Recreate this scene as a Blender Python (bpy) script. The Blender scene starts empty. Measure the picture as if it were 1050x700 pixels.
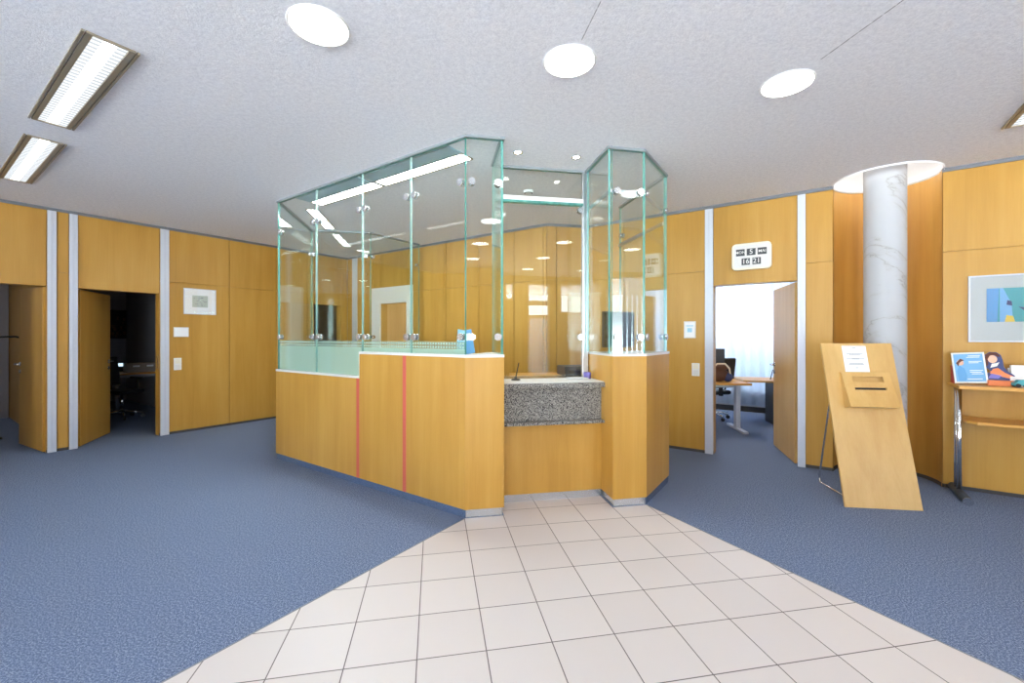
import bpy, bmesh, math, random
from mathutils import Vector, Matrix
random.seed(7)
C = bpy.context.scene.collection
R = math.radians
TH = R(10.23)
H = 2.97; EYE = 1.40; F = 440.5; CX = 525.0; HY = 345.4
e1 = Vector((math.cos(TH), math.sin(TH))); e2 = Vector((-math.sin(TH), math.cos(TH)))
def dirv(a): return Vector((math.cos(a), math.sin(a)))
A45N = TH - R(45); A45P = TH + R(45); A90 = TH + R(90)

# ------------------------------------------------------------------ materials
def srgb(r, g, b):
    f = lambda c: (c/255)/12.92 if c/255 <= .04045 else ((c/255+.055)/1.055)**2.4
    return (f(r), f(g), f(b), 1)
class NT:
    def __init__(s, name):
        s.m = bpy.data.materials.new(name); s.m.use_nodes = True
        s.t = s.m.node_tree; s.n = s.t.nodes; s.l = s.t.links
        s.n.clear(); s.out = s.n.new('ShaderNodeOutputMaterial')
    def new(s, typ, **kw):
        x = s.n.new(typ)
        for k, v in kw.items():
            if k.startswith('i_'): x.inputs[k[2:].replace('_', ' ')].default_value = v
            else: setattr(x, k, v)
        return x
    def link(s, a, b): s.l.new(a, b)
    def math(s, op, a, b=None, c=None, clamp=False):
        x = s.n.new('ShaderNodeMath'); x.operation = op; x.use_clamp = clamp
        for i, v in enumerate((a, b, c)):
            if v is None: continue
            if isinstance(v, (int, float)): x.inputs[i].default_value = v
            else: s.l.new(v, x.inputs[i])
        return x.outputs[0]
    def ramp(s, fac, stops, interp='LINEAR'):
        x = s.n.new('ShaderNodeValToRGB'); x.color_ramp.interpolation = interp
        el = x.color_ramp.elements
        while len(el) > 1: el.remove(el[0])
        el[0].position = stops[0][0]; el[0].color = stops[0][1]
        for p, c in stops[1:]:
            e = el.new(p); e.color = c
        s.l.new(fac, x.inputs[0]); return x.outputs[0]
    def mix(s, f, a, b, typ='MIX'):
        x = s.n.new('ShaderNodeMix'); x.data_type = 'RGBA'; x.blend_type = typ
        for sock, v in ((x.inputs[0], f), (x.inputs[6], a), (x.inputs[7], b)):
            if isinstance(v, (int, float, tuple)): sock.default_value = v
            else: s.l.new(v, sock)
        return x.outputs[2]
    def pbr(s, col, rough=.5, metal=0, bump=None, bstr=.1, bdist=.002, spec=.5, coat=0):
        p = s.n.new('ShaderNodeBsdfPrincipled')
        for nm, v in (('Base Color', col), ('Roughness', rough), ('Metallic', metal)):
            if isinstance(v, (int, float, tuple)): p.inputs[nm].default_value = v
            else: s.l.new(v, p.inputs[nm])
        p.inputs['Specular IOR Level'].default_value = spec
        p.inputs['Coat Weight'].default_value = coat
        if bump is not None:
            b = s.n.new('ShaderNodeBump'); b.inputs['Strength'].default_value = bstr
            b.inputs['Distance'].default_value = bdist
            s.l.new(bump, b.inputs['Height']); s.l.new(b.outputs[0], p.inputs['Normal'])
        s.l.new(p.outputs[0], s.out.inputs[0]); return p
    def coord(s, scale=(1, 1, 1), world=False, rot=(0,0,0), loc=(0,0,0)):
        mp = s.n.new('ShaderNodeMapping'); mp.inputs['Scale'].default_value = scale
        mp.inputs['Rotation'].default_value = rot; mp.inputs['Location'].default_value = loc
        if world:
            g = s.n.new('ShaderNodeNewGeometry'); s.l.new(g.outputs['Position'], mp.inputs[0])
        else:
            g = s.n.new('ShaderNodeTexCoord'); s.l.new(g.outputs['Object'], mp.inputs[0])
        return mp.outputs[0]
    def noise(s, vec, scale=5, detail=4, rough=.5, dist=0):
        x = s.n.new('ShaderNodeTexNoise'); s.l.new(vec, x.inputs['Vector'])
        x.inputs['Scale'].default_value = scale; x.inputs['Detail'].default_value = detail
        x.inputs['Roughness'].default_value = rough; x.inputs['Distortion'].default_value = dist
        return x.outputs[0]
def plain(name, col, rough=.5, metal=0, spec=.5, var=.04):
    t = NT(name); v = t.coord(); n = t.noise(v, 60, 3)
    c2 = tuple(min(1, c*(1-var*2)) for c in col[:3]) + (1,)
    c = t.mix(n, c2, col)
    t.pbr(c, rough, metal, spec=spec); return t.m
def wood(name, lo, mid, hi, rough=.38, axis='z'):
    t = NT(name)
    sc = {'z': (1, 1, .055), 'x': (.055, 1, 1)}[axis]
    v = t.coord(sc)
    n1 = t.noise(v, 9, 6, .6, .6); n2 = t.noise(v, 70, 4, .6); n3 = t.noise(t.coord((1,1,.35) if axis=='z' else (.35,1,1)), 1.6, 3, .5)
    f = t.math('ADD', t.math('MULTIPLY', n1, .4), t.math('ADD', t.math('MULTIPLY', n2, .12), t.math('MULTIPLY', n3, .48)))
    c = t.ramp(f, [(.33, lo), (.5, mid), (.67, hi)])
    t.pbr(c, rough, 0, bump=n2, bstr=.05, bdist=.001, spec=.4); return t.m
M = {}
M['wood'] = wood('beech_veneer', srgb(170,124,47), srgb(186,140,61), srgb(197,153,76))
M['wood_x'] = wood('beech_veneer_horizontal', srgb(196,140,62), srgb(212,156,76), srgb(222,170,92), axis='x')
M['wood_pale'] = wood('pale_beech', srgb(196,152,84), srgb(208,168,102), srgb(218,182,118), .34)
M['wood_alcove'] = wood('alcove_veneer', srgb(184,130,54), srgb(200,147,68), srgb(212,162,82), .4)
M['alu'] = plain('anodised_aluminium', srgb(208,212,222), .42, .15)
M['alu_dark'] = plain('grey_ceiling_profile', srgb(118,122,130), .45, .4)
M['ledge'] = plain('light_grey_ledge', srgb(226,224,222), .3)
M['chrome'] = plain('chrome', srgb(225,228,232), .13, 1)
M['steel'] = plain('brushed_steel', srgb(200,204,210), .28, .9)
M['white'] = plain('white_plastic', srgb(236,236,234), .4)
M['cream'] = plain('cream_plastic', srgb(236,230,212), .4)
M['black'] = plain('black_plastic', srgb(22,23,26), .45)
M['darkgrey'] = plain('dark_grey', srgb(60,64,70), .5)
M['grey'] = plain('mid_grey', srgb(130,134,140), .5)
M['paper'] = plain('paper', srgb(240,241,243), .7, var=.01)
M['red'] = plain('red_strip', srgb(198,88,76), .5)
M['redbook'] = plain('red_card', srgb(196,60,62), .5)
M['base_dark'] = plain('dark_base', srgb(70,68,70), .7)
M['plaster_white'] = plain('white_wall_paint', srgb(232,232,232), .9, var=.02)
M['plaster_grey'] = plain('grey_wall_paint', srgb(176,178,188), .9, var=.02)
M['blue'] = plain('blue_card', srgb(96,160,214), .5)
M['cyan'] = plain('pale_blue_card', srgb(160,214,236), .5)
M['navy'] = plain('navy_print', srgb(62,72,122), .5)
M['orange'] = plain('orange_print', srgb(228,128,74), .5)
M['hair'] = plain('brown_print', srgb(92,46,34), .6)
M['skin'] = plain('skin_tone_print', srgb(236,188,160), .6)
M['purple'] = plain('purple_card', srgb(120,112,190), .5)
M['box_card'] = plain('cardboard_grey', srgb(150,138,126), .8)
M['teal'] = plain('teal_print', srgb(70,160,170), .5)
M['lblue'] = plain('light_blue_print', srgb(120,178,222), .5)
M['yellow'] = plain('yellow_print', srgb(226,196,90), .5)
M['mat'] = plain('picture_mount', srgb(186,194,197), .35)
M['sketch'] = plain('sketch_print', srgb(188,196,186), .7)
M['brown'] = plain('brown_leather', srgb(104,70,52), .55)
M['canvas_dark'] = plain('dark_canvas', srgb(54,50,48), .8)

def mk_ceiling():
    t = NT('speckled_plaster_ceiling'); v = t.coord(world=True)
    n = t.noise(v, 95, 5, .7); n2 = t.noise(v, 34, 3, .6)
    f = t.math('ADD', t.math('MULTIPLY', n, .6), t.math('MULTIPLY', n2, .4))
    c = t.ramp(f, [(.36, srgb(224,225,230)), (.6, srgb(245,246,249))])
    t.pbr(c, .95, 0, bump=f, bstr=.55, bdist=.006, spec=.1); return t.m
def mk_carpet():
    t = NT('blue_carpet'); v = t.coord(world=True)
    n = t.noise(v, 190, 3, .8); n2 = t.noise(v, 2.2, 3, .6); n3 = t.noise(v, 90, 3, .7)
    f = t.math('ADD', t.math('MULTIPLY', n, .65), t.math('MULTIPLY', n3, .35))
    c = t.ramp(f, [(.36, srgb(50,66,90)), (.5, srgb(106,120,149)), (.64, srgb(180,194,214))])
    c = t.mix(t.math('MULTIPLY', n2, .22), c, srgb(92,108,140))
    t.pbr(c, 1, 0, bump=f, bstr=.5, bdist=.004, spec=.05); return t.m
def mk_tile():
    t = NT('cream_floor_tiles')
    g = t.new('ShaderNodeNewGeometry'); sx = t.new('ShaderNodeSeparateXYZ'); t.link(g.outputs['Position'], sx.inputs[0])
    x0, y0, s = -.114, 1.9152, .3029
    X = t.math('SUBTRACT', sx.outputs[0], x0); Y = t.math('SUBTRACT', sx.outputs[1], y0)
    c_, s_ = math.cos(.1785), math.sin(.1785)
    a = t.math('DIVIDE', t.math('ADD', t.math('MULTIPLY', X, c_), t.math('MULTIPLY', Y, s_)), s)
    b = t.math('DIVIDE', t.math('SUBTRACT', t.math('MULTIPLY', Y, c_), t.math('MULTIPLY', X, s_)), s)
    def edge(q):
        fr = t.math('FRACT', t.math('ADD', q, 50)); d = t.math('ABSOLUTE', t.math('SUBTRACT', fr, .5))
        return d
    dm = t.math('MAXIMUM', edge(a), edge(b))
    mr = t.new('ShaderNodeMapRange'); mr.inputs[1].default_value = .4905; mr.inputs[2].default_value = .4925
    t.link(dm, mr.inputs[0]); grout = mr.outputs[0]
    # tile to tile tone
    cb = t.new('ShaderNodeCombineXYZ'); t.link(t.math('FLOOR', a), cb.inputs[0]); t.link(t.math('FLOOR', b), cb.inputs[1])
    wn = t.new('ShaderNodeTexWhiteNoise'); t.link(cb.outputs[0], wn.inputs[0])
    base = t.mix(wn.outputs[0], srgb(212,205,202), srgb(220,214,211))
    n = t.noise(g.outputs['Position'], 6, 4, .6)
    base = t.mix(t.math('MULTIPLY', n, .25), base, srgb(214,206,200))
    col = t.mix(grout, base, srgb(112,106,104))
    rough = t.math('ADD', t.math('MULTIPLY', grout, .5), .42)
    h = t.math('SUBTRACT', 1, grout)
    t.pbr(col, rough, 0, bump=h, bstr=.4, bdist=.002, spec=.4); return t.m
def mk_granite():
    t = NT('speckled_granite'); v = t.coord()
    n = t.noise(v, 95, 3, .7); n2 = t.noise(v, 230, 2, .6)
    vo = t.new('ShaderNodeTexVoronoi'); vo.inputs['Scale'].default_value = 140; t.link(v, vo.inputs['Vector'])
    f = t.math('ADD', t.math('MULTIPLY', n, .5), t.math('MULTIPLY', n2, .5))
    c = t.ramp(f, [(.36, srgb(60,58,56)), (.45, srgb(122,118,112)), (.55, srgb(160,156,148)), (.66, srgb(206,202,192))])
    c = t.mix(t.math('GREATER_THAN', vo.outputs[0], .62), c, srgb(44,42,44))
    t.pbr(c, .18, 0, spec=.5); return t.m
def mk_marble():
    t = NT('white_marble_paint'); v0 = t.coord(rot=(R(30), R(-30), 0))
    mp = t.new('ShaderNodeMapping'); mp.inputs['Scale'].default_value = (.45, .45, 1.5); mp.inputs['Location'].default_value = (.3, .1, .45); t.link(v0, mp.inputs[0]); v = mp.outputs[0]
    n = t.noise(v, 1.5, 8, .6, .5)
    vein = t.math('ABSOLUTE', t.math('SUBTRACT', n, .5))
    c = t.ramp(vein, [(0, srgb(152,150,148)), (.007, srgb(178,178,178)), (.028, srgb(184,186,189)), (.3, srgb(190,193,197))])
    n2 = t.noise(v, 5, 5, .6, .5)
    c = t.mix(t.math('MULTIPLY', n2, .18), c, srgb(186,188,194))
    t.pbr(c, .5, 0, spec=.25); return t.m
def mk_glass(name, tint, f0=.04):
    t = NT(name)
    g = t.new('ShaderNodeNewGeometry'); dt = t.new('ShaderNodeVectorMath', operation='DOT_PRODUCT')
    t.link(g.outputs['Incoming'], dt.inputs[0]); t.link(g.outputs['Normal'], dt.inputs[1])
    cs = t.math('ABSOLUTE', dt.outputs['Value'])
    fr = t.math('ADD', f0, t.math('MULTIPLY', 1-f0, t.math('POWER', t.math('SUBTRACT', 1, cs, clamp=True), 5)), clamp=True)
    tr = t.new('ShaderNodeBsdfTransparent'); tr.inputs[0].default_value = tint
    gl = t.new('ShaderNodeBsdfGlossy'); gl.inputs['Roughness'].default_value = .0; gl.inputs[0].default_value = (.95,1,.98,1)
    mx = t.new('ShaderNodeMixShader'); t.link(fr, mx.inputs[0]); t.link(tr.outputs[0], mx.inputs[1]); t.link(gl.outputs[0], mx.inputs[2])
    t.link(mx.outputs[0], t.out.inputs[0]); return t.m
def mk_edge(name, c0, c1):
    t = NT(name)
    p = t.new('ShaderNodeBsdfPrincipled'); n = t.noise(t.coord((1,1,.1)), 12, 2)
    c = t.ramp(n, [(.3, c0), (.7, c1)]); t.link(c, p.inputs['Base Color'])
    p.inputs['Roughness'].default_value = .12
    tr = t.new('ShaderNodeBsdfTransparent'); tr.inputs[0].default_value = srgb(180,232,222)
    mx = t.new('ShaderNodeMixShader'); mx.inputs[0].default_value = .35
    t.link(p.outputs[0], mx.inputs[1]); t.link(tr.outputs[0], mx.inputs[2]); t.link(mx.outputs[0], t.out.inputs[0]); return t.m
def mk_film():
    t = NT('frosted_film'); tc = t.new('ShaderNodeTexCoord'); sx = t.new('ShaderNodeSeparateXYZ'); t.link(tc.outputs['Object'], sx.inputs[0])
    x, z = sx.outputs[0], sx.outputs[2]
    def cell(q, o): return t.math('SUBTRACT', t.math('FRACT', t.math('ADD', t.math('DIVIDE', t.math('SUBTRACT', q, o), .03), 40)), .5)
    dx = cell(x, 0); dz = cell(z, 1.302)
    r = t.math('SQRT', t.math('ADD', t.math('MULTIPLY', dx, dx), t.math('MULTIPLY', dz, dz)))
    dot = t.math('LESS_THAN', r, .3); band = t.math('GREATER_THAN', z, 1.302)
    clear = t.math('MULTIPLY', t.math('SUBTRACT', 1, dot), band)
    df = t.new('ShaderNodeBsdfDiffuse'); df.inputs[0].default_value = srgb(192,214,202)
    tl = t.new('ShaderNodeBsdfTranslucent'); tl.inputs[0].default_value = srgb(192,216,206)
    a = t.new('ShaderNodeMixShader'); a.inputs[0].default_value = .4; t.link(df.outputs[0], a.inputs[1]); t.link(tl.outputs[0], a.inputs[2])
    tr = t.new('ShaderNodeBsdfTransparent')
    b = t.new('ShaderNodeMixShader'); t.link(t.math('ADD', .22, t.math('MULTIPLY', clear, .5)), b.inputs[0])
    t.link(a.outputs[0], b.inputs[1]); t.link(tr.outputs[0], b.inputs[2]); t.link(b.outputs[0], t.out.inputs[0]); return t.m
def mk_emit(name, col, strength, louver=False):
    t = NT(name); e = t.new('ShaderNodeEmission'); e.inputs[0].default_value = col; e.inputs[1].default_value = strength
    t.link(e.outputs[0], t.out.inputs[0]); return t.m
def mk_curtain():
    t = NT('white_curtain'); n = t.noise(t.coord(), 40, 2)
    df = t.new('ShaderNodeBsdfDiffuse'); t.link(t.mix(n, srgb(232,236,242), srgb(242,244,248)), df.inputs[0])
    tl = t.new('ShaderNodeBsdfTranslucent'); tl.inputs[0].default_value = srgb(232,240,250)
    a = t.new('ShaderNodeMixShader'); a.inputs[0].default_value = .5; t.link(df.outputs[0], a.inputs[1]); t.link(tl.outputs[0], a.inputs[2])
    t.link(a.outputs[0], t.out.inputs[0]); return t.m
M['ceiling'] = mk_ceiling(); M['carpet'] = mk_carpet(); M['tile'] = mk_tile(); M['granite'] = mk_granite(); M['marble'] = mk_marble()
M['glass'] = mk_glass('clear_glass', srgb(252,255,254)); M['gedge'] = mk_edge('glass_edge_teal', srgb(60,140,134), srgb(140,208,198)); M['gedge_pale'] = mk_edge('glass_edge_pale', srgb(150,190,186), srgb(214,234,230)); M['film'] = mk_film()
M['picglass'] = mk_glass('picture_glass', (1,1,1,1), .06)
M['curtain'] = mk_curtain()
LD = 12; LF = 7
M['lamp'] = mk_emit('downlight_glow', (1, .985, .97, 1), LD)
M['tube'] = mk_emit('fluorescent_glow', (.93, .97, 1, 1), 5)
M['tube_pale'] = mk_emit('fluorescent_reflector_glow', (.93, .97, 1, 1), .86)
M['tube_in'] = mk_emit('booth_fluorescent_glow', (.97, .99, 1, 1), 65)
M['spot'] = mk_emit('halogen_glow', (1, .96, .9, 1), 30)
M['cove'] = mk_emit('cove_glow', (1, .98, .95, 1), 15)
M['screen_on'] = mk_emit('lit_screen', (.6, .85, 1, 1), 1.2)
def mk_carpet_cove():
    t = NT('blue_carpet_skirting'); v = t.coord(); n = t.noise(v, 210, 3, .7)
    c = t.ramp(n, [(.34, srgb(58,74,102)), (.66, srgb(104,120,150))]); t.pbr(c, 1, spec=.05); return t.m
M['cove_carpet'] = mk_carpet_cove()
M['plinth'] = plain('steel_plinth', srgb(205,208,212), .22, .75)

# ------------------------------------------------------------------ mesh builder
class MB:
    def __init__(s): s.bm = bmesh.new(); s.mats = []
    def mi(s, m):
        if m not in s.mats: s.mats.append(m)
        return s.mats.index(m)
    def box(s, x0, x1, y0, y1, z0, z1, mat=None, mtx=None):
        vs = [Vector((x, y, z)) for x in (x0, x1) for y in (y0, y1) for z in (z0, z1)]
        if mtx: vs = [mtx @ v for v in vs]
        v = [s.bm.verts.new(p) for p in vs]
        idx = [(0,1,3,2),(4,6,7,5),(0,4,5,1),(2,3,7,6),(0,2,6,4),(1,5,7,3)]
        fs = [s.bm.faces.new([v[i] for i in q]) for q in idx]
        if mat is not None:
            k = s.mi(mat)
            for f in fs: f.material_index = k
        return fs
    def prism(s, pts, z0, z1, mtx=None, mat=None):
        """pts: outline in xy, extruded z0..z1"""
        n = len(pts)
        a = [Vector((p[0], p[1], z0)) for p in pts]; b = [Vector((p[0], p[1], z1)) for p in pts]
        if mtx: a = [mtx @ v for v in a]; b = [mtx @ v for v in b]
        a = [s.bm.verts.new(v) for v in a]; b = [s.bm.verts.new(v) for v in b]
        fs = [s.bm.faces.new(a[::-1]), s.bm.faces.new(b)]
        for i in range(n): fs.append(s.bm.faces.new([a[i], a[(i+1) % n], b[(i+1) % n], b[i]]))
        if mat is not None:
            k = s.mi(mat)
            for f in fs: f.material_index = k
        return fs
    def cyl(s, p0, p1, r0, r1=None, seg=24, cap=True, mat=None, smooth=True):
        r1 = r0 if r1 is None else r1
        p0, p1 = Vector(p0), Vector(p1); d = (p1-p0).normalized()
        u = d.orthogonal().normalized(); w = d.cross(u)
        ra, rb = [], []
        for i in range(seg):
            a = 2*math.pi*i/seg; q = u*math.cos(a)+w*math.sin(a)
            ra.append(s.bm.verts.new(p0+q*r0)); rb.append(s.bm.verts.new(p1+q*r1))
        fs = []
        for i in range(seg):
            f = s.bm.faces.new([ra[i], ra[(i+1) % seg], rb[(i+1) % seg], rb[i]]); f.smooth = smooth; fs.append(f)
        if cap: fs.append(s.bm.faces.new(ra[::-1])); fs.append(s.bm.faces.new(rb))
        if mat is not None:
            k = s.mi(mat)
            for f in fs: f.material_index = k
    def tube(s, pts, r, seg=12, mat=None):
        pts = [Vector(p) for p in pts]; rings = []
        for i, p in enumerate(pts):
            d = ((pts[min(i+1, len(pts)-1)]-p).normalized() + (p-pts[max(i-1, 0)]).normalized()).normalized()
            if i == 0: u = d.orthogonal().normalized()
            else: u = (u - d*u.dot(d)).normalized()
            w = d.cross(u)
            rings.append([s.bm.verts.new(p+(u*math.cos(2*math.pi*k/seg)+w*math.sin(2*math.pi*k/seg))*r) for k in range(seg)])
        fs = []
        for a, b in zip(rings, rings[1:]):
            for k in range(seg):
                f = s.bm.faces.new([a[k], a[(k+1) % seg], b[(k+1) % seg], b[k]]); f.smooth = True; fs.append(f)
        fs.append(s.bm.faces.new(rings[0][::-1])); fs.append(s.bm.faces.new(rings[-1]))
        if mat is not None:
            k = s.mi(mat)
            for f in fs: f.material_index = k
    def lathe(s, prof, seg=32, cx=0, cy=0, a0=0, a1=2*math.pi, mat=None):
        full = abs(a1-a0-2*math.pi) < 1e-6; n = seg if full else seg+1
        rings = []
        for r, z in prof:
            rings.append([s.bm.verts.new((cx+r*math.cos(a0+(a1-a0)*k/seg), cy+r*math.sin(a0+(a1-a0)*k/seg), z)) for k in range(n)])
        for a, b in zip(rings, rings[1:]):
            for k in range(seg):
                k2 = (k+1) % n
                f = s.bm.faces.new([a[k], a[k2], b[k2], b[k]]); f.smooth = True
                if mat is not None: f.material_index = s.mi(mat)
    def build(s, name, mat=None, parent=None, loc=None, rotz=0, bevel=0, solid=0):
        bmesh.ops.recalc_face_normals(s.bm, faces=s.bm.faces)
        me = bpy.data.meshes.new(name); s.bm.to_mesh(me); s.bm.free()
        for m in (s.mats or [mat]): me.materials.append(m)
        o = bpy.data.objects.new(name, me); C.objects.link(o)
        if parent: o.parent = parent
        if loc is not None: o.location = loc
        o.rotation_euler.z = rotz
        if solid:
            md = o.modifiers.new('thick', 'SOLIDIFY'); md.thickness = solid; md.offset = 0
        if bevel:
            md = o.modifiers.new('bevel', 'BEVEL'); md.width = bevel; md.segments = 2; md.limit_method = 'ANGLE'; md.angle_limit = R(40)
        return o
def tag(o, label, cat, group=None, kind=None):
    if label: o['label'] = label
    if cat: o['category'] = cat
    if group: o['group'] = group
    if kind: o['kind'] = kind
    return o
def thing(name, label, cat, loc=(0,0,0), rotz=0, group=None):
    o = bpy.data.objects.new(name, None); o.empty_display_size = .1; C.objects.link(o)
    o.location = loc; o.rotation_euler.z = rotz
    return tag(o, label, cat, group)
def struct(o): o['kind'] = 'structure'; return o
def dup(root, loc, rotz, label, group=None):
    r = root.copy(); C.objects.link(r); r.location = loc; r.rotation_euler.z = rotz; r['label'] = label
    if group: r['group'] = group
    for ch in [c for c in bpy.data.objects if c.parent == root]:
        c = ch.copy(); C.objects.link(c); c.parent = r
        for g in [x for x in bpy.data.objects if x.parent == ch]:
            d = g.copy(); C.objects.link(d); d.parent = c
    return r
def v3(p, z=0): return (p[0], p[1], z)

# planes: a vertical plane through p at angle a; local x along it, local +y behind it
class Plane:
    def __init__(s, p, a): s.p = Vector(p); s.a = a; s.t = dirv(a); s.n = dirv(a+R(90))
    def s_px(s, px, off=0):
        """distance along the plane where image column px meets it"""
        u = (px-CX)/F; p = s.p + s.n*off
        # (p.x + k t.x) = u (p.y + k t.y)
        return (u*p.y - p.x)/(s.t.x - u*s.t.y)
    def depth(s, k, off=0): return (s.p + s.t*k + s.n*off).y
    def sz(s, px, py, off=0):
        k = s.s_px(px, off); return k, EYE + (HY-py)*s.depth(k, off)/F
    def at(s, k, off=0, z=0):
        q = s.p + s.t*k + s.n*off; return (q.x, q.y, z)

WL = Plane((-7.567, 2.384), A45P)          # left wall
K1 = Vector((-3.279, 8.559))
WB = Plane(K1, A45N)                        # back wall
AP = Vector((.479, 5.95)); F1 = Vector((1.0706, 6.057))
WF = Plane(AP, TH)                          # short facet
WR = Plane(F1, A45N)                        # right wall
LWL = (K1-WL.p).length; LWB = (AP-K1).length; LWF = (F1-AP).length; LWR = 9.0
WT = .16; JZ = 2.19; DZ = 2.015

def wall(name, pl, L, opens, seams, side, capx=(0,0)):
    """opens: (s0, s1) door openings; seams: positions of vertical joints"""
    m = MB(); cuts = sorted(opens); s = capx[0]; end = L+capx[1]
    solids = []
    for a, b in cuts: solids.append((s, a)); s = b
    solids.append((s, end))
    for a, b in solids:
        m.box(a, b, .018, WT, 0, H, M['wood'])
        pts = [a]+[q for q in sorted(seams) if a+.02 < q < b-.02]+[b]
        for p, q in zip(pts, pts[1:]):
            m.box(p+.005, q-.005, 0, .0175, .035, JZ-.004); m.box(p+.005, q-.005, 0, .0175, JZ+.004, H-.035)
    for a, b in cuts:
        m.box(a, b, .018, WT, DZ, H); m.box(a+.003, b-.003, 0, .0175, DZ, H-.035)
    struct(m.build(name, M['wood'], None, v3(pl.p), pl.a))
    bb = MB()
    for a, b in solids: bb.box(a, b, .006, .0178, 0, .0345)
    struct(bb.build('baseboard_'+side, M['base_dark'], None, v3(pl.p), pl.a))
    tr = MB(); tr.box(capx[0], end, -.012, .0178, H-.034, H-.001)
    struct(tr.build('trim_1', M['alu_dark'], None, v3(pl.p), pl.a))
def post(pl, px0, px1):
    a, b = pl.s_px(px0), pl.s_px(px1); m = MB(); w = (b-a)
    m.box(a, b, -.012, .017, 0, H-.036)
    m.box(a+w*.40, a+w*.46, -.016, -.0125, 0, H-.036); m.box(a+w*.54, a+w*.60, -.016, -.0125, 0, H-.036)
    struct(m.build('trim_1', M['alu'], None, v3(pl.p), pl.a))

# ------------------------------------------------------------------ floor, ceiling
m = MB(); m.box(-14, 14, -7, 16, -.05, 0); struct(m.build('floor', M['carpet']))
B = Vector((-.362, 3.312)); Cc = B+e1*.305; Dd = B+e1*1.210; Dr = B+e1*1.507
Ee = Dr+dirv(A45P)*.696; Aa = B-dirv(A45N)*2.869
A2 = Aa+e2*1.4; A3 = A2+e1*.83; A4 = A3+dirv(A45P)*.98; E2 = Ee+e2*1.05
T0 = .25                                     # depth of the recess under the granite
m = MB()
left_far = B+(Vector((-1.41,1.747))-B)*2.2; right_far = Dr+(Vector((2.076,1.757))-Dr)*2.4
m.prism([left_far, right_far, Dr, Dd, Dd+e2*(T0+.1), Cc+e2*(T0+.1), Cc, B], -.004, .0025)
struct(m.build('floor', M['tile']))
m = MB()
for p, q in ((left_far, B), (right_far, Dr)):
    d = (q-p); L = d.length; a = math.atan2(d.y, d.x); X = Matrix.Translation(v3(p)) @ Matrix.Rotation(a, 4, 'Z')
    m.box(0, L, -.004, .004, 0, .004, mtx=X)
struct(m.build('trim_1', M['grey']))
# ceiling with a round hole over the column
HC = WR.p + WR.t*((WR.s_px(854.5)+WR.s_px(966))/2); HR = (WR.s_px(966)-WR.s_px(854.5))/2
bm = bmesh.new()
outer = [bm.verts.new((x, y, H)) for x, y in ((-14,-7),(14,-7),(14,16),(-14,16))]
inner = [bm.verts.new((HC.x+HR*math.cos(2*math.pi*k/64), HC.y+HR*math.sin(2*math.pi*k/64), H)) for k in range(64)]
ed = [bm.edges.new((outer[i], outer[(i+1) % 4])) for i in range(4)]+[bm.edges.new((inner[i], inner[(i+1) % 64])) for i in range(64)]
bmesh.ops.triangle_fill(bm, edges=ed, use_beauty=True)
ret = bmesh.ops.extrude_face_region(bm, geom=bm.faces[:])
for v in ret['geom']:
    if isinstance(v, bmesh.types.BMVert): v.co.z += .06
bmesh.ops.recalc_face_normals(bm, faces=bm.faces)
me = bpy.data.meshes.new('ceiling'); bm.to_mesh(me); me.materials.append(M['ceiling'])
o = bpy.data.objects.new('ceiling', me); C.objects.link(o); struct(o)
# hairline slots in the ceiling running from the round lamps
for q0, q1 in (((.368,2.27),(.51,1.48)), ((1.747,2.43),(1.885,1.66))):
    q0, q1 = Vector(q0), Vector(q1); d = q1-q0; L = d.length; a = math.atan2(d.y, d.x)
    m = MB(); x = 0
    while x < L:
        w = random.uniform(.035,.07); m.box(x, min(L, x+w), -.0012, .0012, H-.0012, H-.0001); x += w+random.uniform(.006,.014)
    struct(m.build('trim_1', M['black'], None, v3(q0), a))

# ------------------------------------------------------------------ hall walls
S = WL.s_px
d1 = (S(47.5)-.88, S(47.5)); d2 = (S(80), S(163.5)); d3 = (S(322), S(350))
wall('wall_left', WL, LWL, [d1, d2, d3], [S(235), S(283), S(315), S(58.5), S(70.2), 1.0, .0], 'left', (-.2, 0))
for a, b in ((48.3, 57.8), (70.8, 79.6), (164.3, 173.2)): post(WL, a, b)
S = WB.s_px
d4 = (S(390), S(417.5))
wall('wall_back', WB, LWB, [d4], [S(366), S(382), S(424), S(455), S(457.5), S(491), S(527), S(557)], 'back', (0, -.001))
for a, b in ((361.5, 366.5),): post(WB, a, b)
m = MB(); m.box(S(382), S(390), -.02, .017, 0, 2.31); m.box(S(417.5), S(423.5), -.02, .017, 0, 2.31); m.box(S(390), S(417.5), -.02, .0, DZ+.0, 2.31)
struct(m.build('trim_1', M['ledge'], None, v3(WB.p), WB.a))
wall('wall_facet', WF, LWF, [], [WF.s_px(570.5)], 'facet', (.0, 0))
S = WR.s_px
d5 = (S(731.5), S(817.3)); alc = (S(854.5), S(966))
# right wall in two stretches, either side of the alcove
def wall_part(name, pl, a, b, opens, seams, side):
    q = Plane(pl.p+pl.t*a, pl.a)
    wall(name, q, b-a, [(x-a, y-a) for x, y in opens], [x-a for x in seams], side)
wall_part('wall_right', WR, 0, alc[0], [d5], [S(640), S(723), S(826)], 'right')
wall_part('wall_right', WR, alc[1], LWR, [], [alc[1]+1.45, alc[1]+2.9], 'right')
post(WR, 723, 731.2); post(WR, 817.8, 826)
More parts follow.
